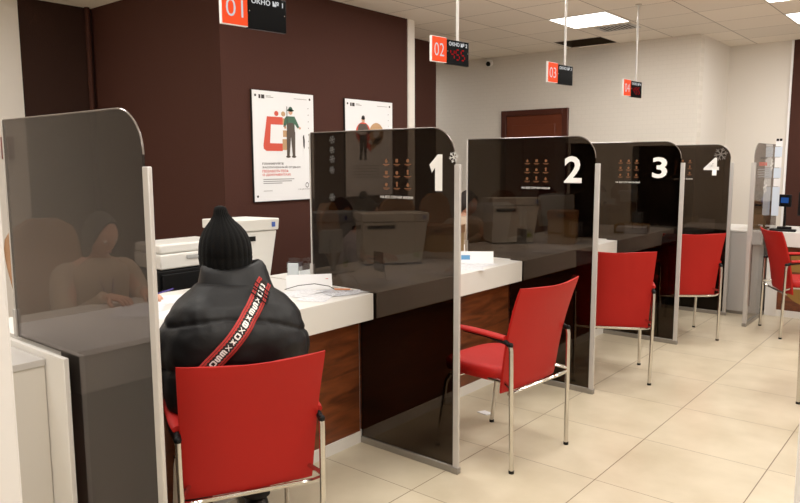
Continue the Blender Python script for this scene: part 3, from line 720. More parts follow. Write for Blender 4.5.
def head(b, c, yaw=0, pitch=0, s=1.0):
    """head centred at c looking along +y turned by yaw and pitch; skin slot 0, lips 1, white 2, iris 3"""
    R = Euler((pitch, 0, yaw), 'XYZ').to_matrix(); c = Vector(c); n, m = 28, 22; rings = []
    for i in range(m+1):
        t = min(max(pi*i/m, .03), pi-.03); r_ = []
        for j in range(n):
            a = 2*pi*j/n; x, y, z = sin(t)*cos(a), sin(t)*sin(a), -cos(t)
            px, py, pz = x*.074, y*.094, z*.112
            if z < -.1:
                k = (-z-.1)/.9; px *= 1-.38*k; py = py*(1-.22*k)+(.018*k if y > 0 else .03*k)
            if y > 0:
                g = math.exp(-(x/.16)**2)
                py += g*.020*math.exp(-((z+.16)/.15)**2)+g*.006*math.exp(-((z-.0)/.2)**2)          # nose
                py += math.exp(-(x/.35)**2)*.006*math.exp(-((z+.50)/.09)**2)                        # mouth
                py += math.exp(-(x/.3)**2)*.007*math.exp(-((z+.85)/.14)**2)                         # chin
                for sx in (-1, 1): py -= .010*math.exp(-((x-sx*.42)/.17)**2-((z-.05)/.12)**2)        # sockets
                py += .004*math.exp(-((z-.22)/.1)**2)
            r_.append(c+R @ (Vector((px, py, pz))*s))
        rings.append(r_)
    b.mi = 0; b.loft(rings)
    for sx in (-1, 1):
        b.mi = 0; b.sph(c+R @ (Vector((sx*.074, -.004, -.008))*s), (.008*s, .018*s, .030*s), 10, 8, R)
        b.mi = 2; b.sph(c+R @ (Vector((sx*.030, .076, .005))*s), .0115*s, 10, 6)
        b.mi = 3; b.sph(c+R @ (Vector((sx*.030, .0835, .004))*s), .0056*s, 8, 6)
    b.mi = 1; b.sph(c+R @ (Vector((0, .088, -.056))*s), (.021*s, .007*s, .0065*s), 12, 6, R); b.mi = 0
def add_mesh(b, me):
    n0 = len(b.bm.faces); b.bm.from_mesh(me); b.bm.faces.ensure_lookup_table()
    for f in b.bm.faces[n0:]: f.material_index = 0; f.smooth = True
SK = [M['skin'], M['lips'], M['eyew'], M['iris']]
def seated_body(parent, J, hd, headpose=(0, 0), hs=1.0, hands=()):
    """J: joint name -> point"""
    names = ['pelvis', 'belly', 'chest', 'neck', 'skull', 'shL', 'elL', 'wrL', 'shR', 'elR', 'wrR', 'hipL', 'knL', 'anL', 'toL', 'hipR', 'knR', 'anR', 'toR']
    rad = dict(pelvis=(.13, .10), belly=(.12, .09), chest=(.13, .09), neck=.05, skull=.05, shL=.055, shR=.055, elL=.038, elR=.038, wrL=.025, wrR=.025, hipL=.08, hipR=.08, knL=.055, knR=.055, anL=.035, anR=.035, toL=.03, toR=.03)
    ix = {n: i for i, n in enumerate(names)}
    E = [('pelvis', 'belly'), ('belly', 'chest'), ('chest', 'neck'), ('neck', 'skull'), ('chest', 'shL'), ('shL', 'elL'), ('elL', 'wrL'), ('chest', 'shR'), ('shR', 'elR'), ('elR', 'wrR'),
         ('pelvis', 'hipL'), ('hipL', 'knL'), ('knL', 'anL'), ('anL', 'toL'), ('pelvis', 'hipR'), ('hipR', 'knR'), ('knR', 'anR'), ('anR', 'toR')]
    me = skin_mesh([J[n] for n in names], [(ix[a], ix[c]) for a, c in E], [rad[n] for n in names])
    b = B(); add_mesh(b, me); head(b, hd, headpose[0], headpose[1], hs)
    for h_ in hands: hand(b, *h_)
    return b.obj('body', SK, parent, smooth_angle=180)
def ring(c, rx, ry, ax, n=32, f=None, ph=0):
    """ring around centre c; ax=(u,v) axes"""
    u, v = ax; return [Vector(c)+u*rx*cos(2*pi*j/n)*(f(j) if f else 1)+v*ry*sin(2*pi*j/n)*(f(j) if f else 1) for j in range(n)]
X_, Y_, Z_ = Vector((1, 0, 0)), Vector((0, 1, 0)), Vector((0, 0, 1))
def torso(b, prof, n=40, wob=.012, seed=1):
    """prof: list of (cx, cy, z, rx, ry, tilt) -> lofted garment body"""
    rings = []
    for k, (cx, cy, z, rx, ry) in enumerate(prof):
        rr = []
        for j in range(n):
            a = 2*pi*j/n; c, s = cos(a), sin(a); e = 2.5
            x = rx*abs(c)**(2/e)*(1 if c > 0 else -1); y = ry*abs(s)**(2/e)*(1 if s > 0 else -1)
            w = 1+wob*sin(a*5+z*31+seed)+wob*.7*sin(a*9-z*47+seed*2)
            rr.append((cx+x*w, cy+y*w, z+.006*sin(a*3+seed+z*20)))
        rings.append(rr)
    b.loft(rings)
def sleeve(b, pts, rs, puff=.0, nper=6, seed=0):
    P = [Vector(p) for p in pts]; path = []; R_ = []
    N = 26
    for i in range(N+1):
        u = i/N*(len(P)-1); k = min(int(u), len(P)-2); f = u-k
        p0, p1, p2, p3 = P[max(k-1, 0)], P[k], P[k+1], P[min(k+2, len(P)-1)]
        p = .5*((2*p1)+(p2-p0)*f+(2*p0-5*p1+4*p2-p3)*f*f+(3*p1-p0-3*p2+p3)*f**3)
        path.append(p); r = rs[k]*(1-f)+rs[k+1]*f
        R_.append(r*(1+puff*(abs(sin(i/N*pi*nper))-.6)))
    b.tube(path, R_, 20)
def cap_hair(b, c, yaw, s=1.0, long=0, bun=None):
    """hair cap over the skull, open at the face"""
    R = Euler((0, 0, yaw)).to_matrix(); c = Vector(c); n, m = 28, 16; rings = []
    for i in range(m+1):
        t = pi*.98-(pi*.98-.62*pi*.55)*i/m*1.0
        r_ = []
        for j in range(n):
            a = 2*pi*j/n; yy = sin(a); lim = t
            x, y, z = sin(lim)*cos(a), sin(lim)*yy, -cos(lim)
            front = max(0, yy); z = max(z, -.55+1.15*front**1.5) if i > 4 else z
            k = 1.06+.02*sin(a*11)
            r_.append(c+R @ (Vector((x*.080*k if z > -.1 else x*.080*k, (y*.100-.004)*k, z*.120*k))*s))
        rings.append(r_)
    b.loft(rings)
    if long:
        rings = []
        for i in range(8):
            u = i/7; z = .02-long*u; w = .075*(1-.25*u)
            rings.append([c+R @ (Vector((w*cos(a)*1.05, -.055+.045*sin(a)-.02*u, z))*s) for a in [2*pi*j/18 for j in range(18)]])
        b.loft(rings)
    if bun: b.sph(c+R @ Vector(bun), (.032, .032, .036), 14, 10)

# --- visitor in the black jacket (local frame = chair 1's: +y faces the desk)
per = thing('person', 'person in a black puffer jacket and black knit beanie sitting with back to camera', 'person', (C1[0], C1[1], 0), rot_to(None, F1))
J = dict(pelvis=(0, -.05, .54), belly=(0, -.04, .68), chest=(0, .0, .88), neck=(0, .06, 1.04), skull=(-.005, .10, 1.13),
         shL=(-.17, .0, .95), elL=(-.235, .10, .74), wrL=(-.14, .38, .865), shR=(.17, .0, .95), elR=(.235, .10, .74), wrR=(.14, .38, .865),
         hipL=(-.09, -.02, .53), knL=(-.12, .36, .50), anL=(-.12, .33, .09), toL=(-.13, .43, .035),
         hipR=(.09, -.02, .53), knR=(.12, .36, .50), anR=(.12, .33, .09), toR=(.13, .43, .035))
seated_body(per, J, (-.008, .125, 1.165), (0, -.25), 1.0, [((-.135, .39, .862), (.35, .93, -.12), (0, 0, -1), 1, .5), ((.135, .39, .862), (-.35, .93, -.12), (0, 0, -1), -1, .5)])
from mathutils import noise
def bake(o):
    bpy.context.view_layer.update()
    me = bpy.data.meshes.new_from_object(o.evaluated_get(bpy.context.evaluated_depsgraph_get())); o.modifiers.clear(); o.data = me
    for p in me.polygons: p.use_smooth = True
b = B()
BX = -.012
base = [(.48, .215, .150, .0), (.56, .235, .160, .0), (.66, .242, .165, -.005), (.76, .245, .172, -.008), (.84, .245, .174, -.010), (.90, .238, .170, -.004), (.945, .220, .160, .006), (.98, .195, .145, .018), (1.01, .165, .130, .032), (1.035, .140, .12, .045), (1.055, .120, .108, .05)]
torso(b, [(BX, cy, z, rx, ry) for z, rx, ry, cy in base], 48, .006)
for s in (-1, 1):
    sleeve(b, [(BX+s*.10, .01, .945), (BX+s*.155, .0, .895), (BX+s*.190, .03, .81), (BX+s*.195, .10, .73), (s*.19, .26, .80), (s*.145, .37, .862)], [.075, .092, .086, .080, .064, .045], .04, 7)
jk = b.obj('jacket', M['puffer'], per, smooth_angle=180)
rm = jk.modifiers.new('r', 'REMESH'); rm.mode = 'VOXEL'; rm.voxel_size = .0085
sm = jk.modifiers.new('m', 'SMOOTH'); sm.iterations = 24; sm.factor = .6
bake(jk)
nn_ = [v.normal.copy() for v in jk.data.vertices]
for v, nv in zip(jk.data.vertices, nn_):
    p = v.co.copy(); x = p.x-BX
    zz = p.z+.9*x*x+.10*x
    ph = ((zz-.50)/.150) % 1.0; d_ = min(ph, 1-ph)*.150
    a = .010*sin(ph*pi)**.7-.0055*math.exp(-(d_/.006)**2)
    w1 = noise.noise(Vector((p.x*6, p.y*6, p.z*11)))*.007+noise.noise(Vector((p.x*19+5, p.y*19, p.z*30)))*.0028
    w1 += .0016*math.exp(-(d_/.03)**2)*sin(p.x*110+6*noise.noise(p*9))
    k = 1 if p.z < .99 else max(0, (1.03-p.z)/.04)
    v.co = p+nv*(a+w1)*k
b = B()     # stand-up collar
rings = []
for u, r1, r2 in ((-.5, .165, .135), (-.2, .148, .128), (0, .138, .124), (.25, .130, .117), (.5, .124, .112), (.75, .118, .108), (.93, .108, .102), (1, .096, .094), (.9, .084, .084), (.5, .080, .080)):
    z = 1.020+.095*u; rings.append([(.008+r1*cos(a)*(1+.012*sin(7*a+4*u)), .048+.045*u+r2*sin(a)*(1+.012*sin(5*a+u*6)), z-.026*sin(a)*0+.010*cos(a*2+.6)) for a in [2*pi*j/36 for j in range(36)]])
b.loft(rings, cap=False).obj('collar', M['puffer'], per, smooth_angle=180)
b = B()     # trousers and shoes
for s in (-1, 1):
    sleeve(b, [(s*.08, -.05, .555), (s*.10, .07, .560), (s*.12, .28, .545), (s*.122, .365, .50), (s*.122, .35, .38), (s*.12, .335, .08)], [.095, .095, .08, .072, .066, .058], .02, 4)
b.obj('trousers', M['trouser'], per, smooth_angle=180)
for s in (-1, 1):
    b = B(); rings = []
    for u, w, h in ((0, .03, .05), (.15, .042, .085), (.4, .045, .075), (.7, .05, .05), (.9, .042, .04), (1, .02, .025)):
        y = .28+.27*u; rings.append([(s*.125+w*cos(a), y, max(.003, h*(.5+.5*sin(a)))) for a in [2*pi*j/18 for j in range(18)]])
    b.loft(rings).obj('shoe', M['shoe'], per, smooth_angle=60)
b = B(); rings = []   # ribbed beanie with a gathered peak
hc = Vector((-.012, .118, -.012)); nn = 192
hp = [(1.098, .094, 0), (1.115, .102, 0), (1.145, .106, 0), (1.155, .104, 0), (1.158, .106, 0), (1.19, .1035, 0), (1.215, .098, -.001), (1.24, .086, -.002), (1.262, .069, -.004), (1.280, .051, -.007), (1.295, .037, -.009), (1.308, .029, -.011), (1.322, .026, -.012), (1.333, .020, -.013), (1.338, .008, -.013)]
for z, r, sh in hp:
    rr = []
    for j in range(nn):
        a = 2*pi*j/nn; rib = 1+(.030 if r > .045 else .07)*abs(sin(a*12))-.018
        ex = 1.0+.06*(z < 1.25)
        rr.append((hc.x+sh*1.2+r*.91*cos(a)*rib, hc.y+sh+r*1.08*ex*sin(a)*rib, z+hc.z+(.012*sin(a) if z < 1.12 else 0)))
    rings.append(rr)
b.loft(rings).obj('beanie', M['hatknit'], per, smooth_angle=180)

# strap of the cross-body bag, lying on the jacket's back
def strap():
    me = jk.data; bm = bmesh.new(); bm.from_mesh(me); bv = BVHTree.FromBMesh(bm)
    A, Bp = Vector((.095, 0, 1.062)), Vector((-.185, 0, .752)); n = 60; wid = .029
    d = (Bp-A).normalized(); s = Vector((-d.z, 0, d.x))
    t = Vector((0, 0, 0)); V_, F_, UV = [], [], []
    cols = 5; prev = [None]*(cols)
    for i in range(n+1):
        row = []
        for k in range(cols):
            q = A+(Bp-A)*(i/n)+s*wid*(-1+2*k/(cols-1)); q.x += .012*sin(i/n*pi)
            h = bv.ray_cast(Vector((q.x, -1.0, q.z)), Vector((0, 1, 0)))
            y = h[0].y if h[0] else (prev[k] if prev[k] is not None else -.05)
            row.append([q.x, y, q.z])
        ym = min(r[1] for r in row)
        for k in range(cols):
            row[k][1] = ym*.7+row[k][1]*.3-.006; prev[k] = row[k][1]+.006
        V_.append(row)
    # smooth along
    for _ in range(4):
        ys = [[r[k][1] for k in range(cols)] for r in V_]
        for i in range(1, n):
            for k in range(cols): V_[i][k][1] = min(ys[i][k], (ys[i-1][k]+ys[i][k]+ys[i+1][k])/3)
    mesh = bpy.data.meshes.new('bag_strap'); vs = [tuple(p) for r in V_ for p in r]
    fs = [(i*cols+k, i*cols+k+1, (i+1)*cols+k+1, (i+1)*cols+k) for i in range(n) for k in range(cols-1)]
    mesh.from_pydata(vs, [], fs); uv = mesh.uv_layers.new(name='UVMap'); 
    for p in mesh.polygons:
        p.use_smooth = True
        for li, vi in zip(p.loop_indices, p.vertices): uv.data[li].uv = ((vi % cols)/(cols-1), (vi//cols)/n*(Bp-A).length/.048)
    bm.free()
    m = bpy.data.materials.new('red_woven_strap'); m.use_nodes = True; nt = m.node_tree; p = nt.nodes['Principled BSDF']; L = nt.links.new; N_ = nt.nodes.new
    u = N_('ShaderNodeUVMap'); sp = N_('ShaderNodeSeparateXYZ'); L(u.outputs[0], sp.inputs[0])
    def math_(op, a, v=None, c=None):
        q = N_('ShaderNodeMath'); q.operation = op
        if isinstance(a, (int, float)): q.inputs[0].default_value = a
        else: L(a, q.inputs[0])
        if v is not None:
            if isinstance(v, (int, float)): q.inputs[1].default_value = v
            else: L(v, q.inputs[1])
        return q.outputs[0]
    uu = sp.outputs[0]; vv = sp.outputs[1]
    cen = math_('ABSOLUTE', math_('SUBTRACT', uu, .5))
    zig = math_('MULTIPLY', math_('PINGPONG', math_('MULTIPLY', vv, 4.0), .5), .12)
    inner = math_('LESS_THAN', math_('ADD', cen, zig), .29)
    stripe = math_('MULTIPLY', math_('GREATER_THAN', cen, .36), math_('LESS_THAN', cen, .40))
    m1 = N_('ShaderNodeMix'); m1.data_type = 'RGBA'; m1.inputs[6].default_value = srgb(178, 44, 40); m1.inputs[7].default_value = srgb(24, 14, 14); L(inner, m1.inputs[0])
    m2 = N_('ShaderNodeMix'); m2.data_type = 'RGBA'; m2.inputs[7].default_value = srgb(70, 20, 20); L(m1.outputs[2], m2.inputs[6]); L(stripe, m2.inputs[0])
    L(m2.outputs[2], p.inputs['Base Color']); p.inputs['Roughness'].default_value = .8
    mesh.materials.append(m)
    o = bpy.data.objects.new('bag_strap', mesh); COL.objects.link(o)
    sd = o.modifiers.new('s', 'SOLIDIFY'); sd.thickness = .0025
    root = thing('crossbody_strap', 'red patterned bag strap with white lettering across the back of the black jacket', 'bag strap', (C1[0], C1[1], 0), rot_to(None, F1))
    o.name = 'webbing'; o.parent = root
    # white woven marks down the middle, following the webbing
    b = B(); rnd = random.Random(3)
    def surf(a, c):     # a along 0..1, c across -1..1
        x = a*n; i = min(int(x), n-1); f = x-i; k = (c+1)/2*(cols-1); j = min(int(k), cols-2); g = k-j
        P = lambda i_, j_: Vector(V_[i_][j_])
        return (P(i, j)*(1-f)*(1-g)+P(i+1, j)*f*(1-g)+P(i, j+1)*(1-f)*g+P(i+1, j+1)*f*g)+Vector((0, -.0048, 0))
    def stroke(a0, c0, a1, c1, w=.0065, wc=.075):
        da, dc = a1-a0, (c1-c0)*.048; ln = math.hypot(da, dc/2) or 1
        if abs(c1-c0)*.024 > abs(a1-a0)*.53: b.poly([surf(a0-w, c0), surf(a1-w, c1), surf(a1+w, c1), surf(a0+w, c0)])
        else: b.poly([surf(a0, c0-wc), surf(a0, c0+wc), surf(a1, c1+wc), surf(a1, c1-wc)])
    a = .04; kinds = ['B', 'O', 'X', 'S', 'E', '*', 'B', 'K', 'O', '*', 'X', 'E', 'S', 'O', '*', 'B', 'X']
    for kk in kinds:
        h_ = .036; c_ = .27
        if kk == 'O' or kk == 'B':
            stroke(a, -c_, a, c_); stroke(a+h_, -c_, a+h_, c_); stroke(a, -c_, a+h_, -c_); stroke(a, c_, a+h_, c_)
            if kk == 'B': stroke(a+h_/2, -c_, a+h_/2, c_)
        elif kk == 'E': stroke(a, -c_, a+h_, -c_); [stroke(a+q*h_, -c_, a+q*h_, c_) for q in (0, .5, 1)]
        elif kk == 'S': [stroke(a+q*h_, -c_, a+q*h_, c_) for q in (0, .5, 1)]; stroke(a, -c_, a+h_/2, -c_); stroke(a+h_/2, c_, a+h_, c_)
        elif kk in 'XK*':
            stroke(a, -c_, a+h_, c_); stroke(a, c_, a+h_, -c_)
            if kk == '*': stroke(a+h_/2, -c_, a+h_/2, c_)
        a += .056
        if a > .95: break
    b.obj('white_lettering', M['decal'], root, flat=True)
    b = B()
    for a_ in (.075, .135):
        pts = [surf(a_+da, c_)+Vector((0, -.004, 0)) for da, c_ in ((-.018, -1.15), (-.018, 1.15), (.018, 1.15), (.018, -1.15), (-.018, -1.15))]
        b.tube(pts, .0022, 6)
    b.obj('buckle', M['black'], root)
strap()

# --- clerks behind the desks
def office_chair(loc, rz, label):
    t = thing('office_chair', label, 'office chair', loc, rz, 'high-backed tan office chairs behind the desks')
    rings = []
    for i in range(15):
        u = i/14; z = .50+.68*u; w = .24*(1-.10*u)*(1 if u < .8 else math.sqrt(max(.05, 1-((u-.8)/.21)**2))**.8); y = -.22-.10*u+.03*sin(u*pi*2)
        rings.append([(w*cos(a)*abs(cos(a))**-.15 if abs(cos(a)) > .01 else 0, y+.045*sin(a)+.03*(cos(a))**2, z) for a in [2*pi*j/24 for j in range(24)]])
    B().loft(rings).obj('backrest', M['tan'], t, smooth_angle=60)
    rings = [[(.24*k*cos(a)*max(abs(cos(a)), .05)**-.3, .02+.24*k*sin(a)*max(abs(sin(a)), .05)**-.3, z) for a in [2*pi*j/24+.01 for j in range(24)]] for z, k in ((.42, .9), (.44, 1), (.48, 1), (.50, .93), (.505, .6))]
    B().loft(rings).obj('seat', M['tan'], t, smooth_angle=60)
    for s in (-1, 1):
        B().tube([(s*.24, -.15, .44), (s*.30, -.16, .50), (s*.30, -.18, .66), (s*.29, -.05, .70), (s*.29, .15, .69)], .018, 10).obj('armrest', M['black'], t)
    B().cyl((0, 0, .10), (0, 0, .42), .03, 14).obj('gas_stem', M['chrome'], t)
    for k in range(5):
        a = 2*pi*k/5; l = B().tube([(0, 0, .11), (.27*cos(a), .27*sin(a), .075)], [.025, .015], 10).obj('base_spoke', M['black'], t)
        B().sph((.27*cos(a), .27*sin(a), .030), .030, 12, 8).obj('castor', M['black'], l)
    return t
def clerk(loc, rz, label, shirt, hs, hairkw, hyaw=0, hpitch=-.3, hands=True, hp_=(0, .06, 1.11), reach=.42, lx=-.12):
    t = thing('person', label, 'person', loc, rz)
    J = dict(pelvis=(0, -.05, .57), belly=(0, -.03, .70), chest=(0, .0, .88), neck=(0, .02, 1.0), skull=(hp_[0]*.6, hp_[1]*.7, hp_[2]-.04),
             shL=(-.155, .0, .93), elL=(-.21, .12, .72), wrL=(lx, reach, .850), shR=(.155, .0, .93), elR=(.21, .12, .72), wrR=(.12, reach, .850),
             hipL=(-.09, -.02, .55), knL=(-.11, .34, .53), anL=(-.11, .30, .09), toL=(-.12, .40, .035),
             hipR=(.09, -.02, .55), knR=(.11, .34, .53), anR=(.11, .30, .09), toR=(.12, .40, .035))
    seated_body(t, J, hp_, (hyaw, hpitch), .94, [((lx+.002, reach+.01, .852), (.25, .95, -.05), (0, 0, -1), 1, .4, .92), ((.118, reach+.01, .852), (-.2, .95, -.05), (0, 0, -1), -1, .75, .92)])
    b = B(); prof = []
    for z, rx, ry, cy in ((.53, .17, .13, -.05), (.62, .165, .125, -.04), (.72, .16, .12, -.03), (.82, .17, .12, -.01), (.90, .175, .112, .0), (.95, .155, .095, .005), (.98, .105, .075, .012), (1.0, .07, .065, .018)): prof.append((0, cy, z, rx, ry))
    torso(b, prof, 40, .008, 3)
    for s in (-1, 1): sleeve(b, [(s*.10, 0, .93), (s*.165, 0, .915), (s*.205, .06, .80), (s*.212, .13, .725), ((s*.13+(lx if s < 0 else .12))/2+s*.02, .28, .80), ((lx-.005 if s < 0 else .125), reach-.03, .848)], [.05, .064, .056, .052, .045, .036], .02, 5)
    b.obj('shirt', shirt, t, smooth_angle=180)
    b = B()
    for s in (-1, 1): sleeve(b, [(s*.08, -.09, .555), (s*.10, .05, .565), (s*.11, .27, .56), (s*.112, .345, .52), (s*.112, .33, .38), (s*.11, .30, .08)], [.09, .088, .074, .066, .06, .05], .02, 4)
    b.obj('trousers', M['trouser'], t, smooth_angle=180)
    for s in (-1, 1):
        b = B(); rings = []
        for u, w, h in ((0, .03, .05), (.15, .040, .08), (.4, .042, .07), (.7, .046, .05), (.9, .04, .04), (1, .02, .025)):
            rings.append([(s*.115+w*cos(a), .25+.24*u, max(.003, h*(.5+.5*sin(a)))) for a in [2*pi*j/16 for j in range(16)]])
        b.loft(rings).obj('shoe', M['shoe'], t, smooth_angle=60)
    b = B(); cap_hair(b, hp_, hyaw, .96, **hairkw); b.obj('hair', M['hair'], t, smooth_angle=180)
    return t
M['shirt_w'] = mat('cream_blouse', (190, 168, 146), .8, bump=.1, bscale=30)
def stripe_mat():
    m = mat('striped_blouse', (190, 186, 196), .8); nt = m.node_tree; p = nt.nodes['Principled BSDF']
    tc = nt.nodes.new('ShaderNodeTexCoord'); w = nt.nodes.new('ShaderNodeTexWave'); w.inputs['Scale'].default_value = 16; w.bands_direction = 'X'
    mix = nt.nodes.new('ShaderNodeMix'); mix.data_type = 'RGBA'; mix.inputs[6].default_value = srgb(215, 205, 215); mix.inputs[7].default_value = srgb(120, 105, 125)
    nt.links.new(tc.outputs['Object'], w.inputs[0]); nt.links.new(w.outputs['Fac'], mix.inputs[0]); nt.links.new(mix.outputs[2], p.inputs['Base Color']); return m
M['shirt_s'] = stripe_mat()
c1 = clerk((-1.62, -.60, 0), radians(-90), 'dark-haired clerk writing at the desk, dimly seen through the nearest tinted screen', M['shirt_w'], 1, dict(long=.14), hyaw=.15, hpitch=-.45, hp_=(0, .08, 1.12), reach=.36, lx=-.06)
b = B()     # purple lanyard
b.tube([(-.05, .055, .985), (-.045, .10, .93), (-.01, .135, .80), (0, .138, .74)], .004, 6); b.tube([(.05, .055, .985), (.045, .10, .93), (.01, .135, .80), (0, .138, .74)], .004, 6)
b.box(-.03, .03, .130, .136, .66, .74); b.obj('lanyard', mat('violet_lanyard', (110, 60, 120), .7), c1)
pen = B().tube([(-1.165, -.560, .845), (-1.150, -.470, .862), (-1.147, -.450, .866)], [.0035, .0042, .003], 8).obj('pen', mat('violet_pen', (60, 44, 130), .4)); tag(pen, 'violet pen in the hand of the clerk at window 1', 'pen')
c2 = clerk((-1.58, 1.36, 0), radians(-65), 'clerk in striped blouse with a top bun, seen through the screen numbered 1', M['shirt_s'], 1, dict(bun=(0, -.02, .135)), hyaw=0, hpitch=-.35, reach=.34)
c3 = clerk((-1.74, 2.93, 0), radians(-100), 'dark-haired clerk in cream blouse, seen through the screen numbered 2', M['shirt_w'], 1, dict(long=.16), hyaw=.1, hpitch=-.3, reach=.36)
office_chair((-1.80, -.60, 0), radians(-80), 'high-backed tan office chair behind the clerk at window 1')
office_chair((-1.62, 1.50, 0), radians(-62), 'high-backed tan office chair behind the clerk in the striped blouse')
office_chair((-1.85, 2.42, 0), radians(-100), 'empty high-backed tan office chair seen through the screen numbered 1')
office_chair((-1.95, 3.15, 0), radians(-95), 'high-backed tan office chair under the clerk in the cream blouse behind screen 2')

# ------------------------------------------------------------------ things on the desks
def mfp(x, y, z, rz, label, s=1.0, w=.32):
    """white office scanner-printer seen from behind; local: +x faces the visitors"""
    t = thing('office_printer', label, 'printer', (x, y, z), rz, 'white office printers on the desks')
    hw = w/2
    b = B(); b.loft([[(-.26, -hw, .012), (.0, -hw, .012), (.0, hw-.03, .012), (-.26, hw-.03, .012)], [(-.29, -hw, .315), (.035, -hw, .315), (.035, hw+.004, .315), (-.29, hw+.004, .315)]]); b.obj('body', M['printer'], t, bevel=.006)
    B().prism([(-.31, -hw-.01, .318), (.045, -hw-.01, .318), (.055, -hw-.01, .378), (-.31, -hw-.01, .366)], (0, w+.02, 0)).obj('scanner_lid', M['printer'], t, bevel=.006)
    B().box(.0275, .036, -hw+.03, -.0, .265, .290).obj('paper_slot', M['black'], t)
    B().box(.010, .022, hw-.085, hw-.05, .055, .085).obj('green_sticker', mat('green_yellow_sticker', (150, 170, 60), .6), t)
    B().box(.0532, .0545, hw-.035, hw-.015, .335, .36).obj('blue_sticker', mat('blue_sticker', (60, 90, 170), .6), t)
    B().box(-.25, -.22, -hw+.02, -hw+.05, 0, .012).box(-.05, -.02, -hw+.02, -hw+.05, 0, .012).box(-.25, -.22, hw-.05, hw-.02, 0, .012).box(-.05, -.02, hw-.05, hw-.02, 0, .012).obj('rubber_feet', M['black'], t)
    return t
mfp(-.98, -.085, .8195, radians(-10), 'white office printer on the desk behind the black beanie', w=.24)
mfp(-1.02, 1.10, .8195, radians(-38), 'white office printer seen through screen 1', w=.42).scale = (1, 1, .90)
mfp(-1.02, 2.62, .8195, radians(-42), 'white office printer seen through screen 2', w=.38)
# back printer on black cabinet
t = thing('filing_cabinet', 'low black cabinet against brown wall carrying the small white printer', 'cabinet', (-2.02, .22, 0))
B().box(-.20, .13, -.30, .32, .02, .83).obj('carcass', M['black'], t, bevel=.004)
for k in range(3): 
    dr = B().box(.132, .145, -.28, .30, .05+.26*k, .29+.26*k).obj('drawer', M['black'], t, bevel=.003)
    B().box(.147, .157, -.05, .07, .17+.26*k, .185+.26*k).obj('handle', M['alu'], dr)
t = thing('compact_printer', 'small flat white printer on the low black cabinet', 'printer', (-2.02, .18, .8305))
B().box(-.17, .13, -.24, .22, .008, .10).obj('body', M['printer'], t, bevel=.008)
B().box(-.17, .12, -.235, .215, .103, .162).obj('lid', M['printer'], t, bevel=.012)
B().box(.1305, .136, -.06, .10, .06, .085).obj('tray_handle', M['printer_grey'], t, bevel=.004)
B().box(.1305, .133, .12, .21, .10, .14).obj('control_panel', M['black'], t)
B().box(-.15, .11, -.22, .20, 0, .007).obj('feet', M['black'], t)

def sheet(x, y, rz, label, m='sheet', z=.8195, w=.21, l=.297, grp='papers on the desk at window 1', curl=.004):
    b = B(); n = 6; rings = []
    vs = []
    for i in range(n+1):
        for j in range(n+1):
            u, v = i/n-.5, j/n-.5; vs.append((u*w, v*l, curl*max(0, (abs(u)*2)**3)*(1 if u*v > 0 else .2)+.0003))
    b._new(vs, [(i*(n+1)+j, (i+1)*(n+1)+j, (i+1)*(n+1)+j+1, i*(n+1)+j+1) for i in range(n) for j in range(n)])
    o = b.obj('paper_sheet', M[m], smooth_angle=180); o.location = (x, y, z); o.rotation_euler = (0, 0, rz)
    return tag(o, label, 'paper', grp)
sheet(-.60, .00, .5, 'printed sheet near the desk edge beside the jacket sleeve', 'sheet', .8197, w=.15, l=.21)
sheet(-.62, .16, 1.2, 'grey printed leaflet nearest screen 1 on the desk', 'leaflet', .8199, w=.15, l=.21)
sheet(-.74, .03, .1, 'sheet lying left of the leaflets in front of the white card holder', 'sheet', .8203, w=.15, l=.21)
sheet(-.55, .20, -.2, 'leaflet at the right end of the desk top against screen 1', 'leaflet', .8206, w=.10, l=.16)
sheet(-.80, -.62, .3, 'white sheet in front of the clerk at window 1', 'paper', .8197)
sheet(-1.10, -.42, -.3, 'white sheet beside the hand of the clerk at window 1', 'paper', .8199)
sheet(-1.0, -.72, .9, 'form with a green mark beside the near tinted screen', 'sheet', .8201)
# white card holder
def card_stand(x, y, rz, label, w=.24, h=.075, z=.8197, blue=False, grp=None):
    t = thing('card_stand', label, 'card stand', (x, y, z), rz, grp)
    B().prism([(-w/2, -.035, 0), (-w/2, .035, 0), (-w/2, .0, h), (-w/2, -.004, h)], (w, 0, 0)).obj('folded_card', M['paper'], t, flat=True)
    if not blue: B().box(w*.36, w*.42, -.0145, -.0138, h*.62, h*.70).obj('red_mark', M['logo_red'], t)
    if blue: B().box(-w*.38, -w*.14, -.0265, -.0255, h*.3, h*.7, ).obj('blue_logo', M['bluecl'], t)
    return t
card_stand(-.815, .15, radians(52), 'long white folded card standing among papers at window 1')
b = thing('acrylic_holder', 'clear acrylic leaflet holder beside the white printer at window 1', 'leaflet holder', (-1.20, .42, .8197), radians(35))
for k, xx in enumerate((-.06, .02)):
    B().box(xx, xx+.07, -.03, -.027, 0, .075).box(xx, xx+.07, .027, .03, 0, .10).box(xx, xx+.003, -.027, .027, 0, .08).box(xx+.067, xx+.07, -.027, .027, 0, .08).obj('clear_pocket', M['clear'], b, flat=True)
B().box(-.055, .005, -.02, .0, .004, .07).obj('leaflets', M['paper'], b)
t = thing('corded_pen', 'black corded desk pen lying on the leaflets at window 1', 'pen', (-.74, .12, .823))
B().tube([(-.12, -.10, .004), (-.07, -.05, .024), (0, .0, .034), (.06, .045, .022), (.09, .055, .008)], .0022, 6).obj('cord', M['black'], t)
B().tube([(.09, .055, .008), (.15, .11, .006)], .0045, 8).obj('barrel', mat('orange_pen_barrel', (200, 120, 60), .4), t)

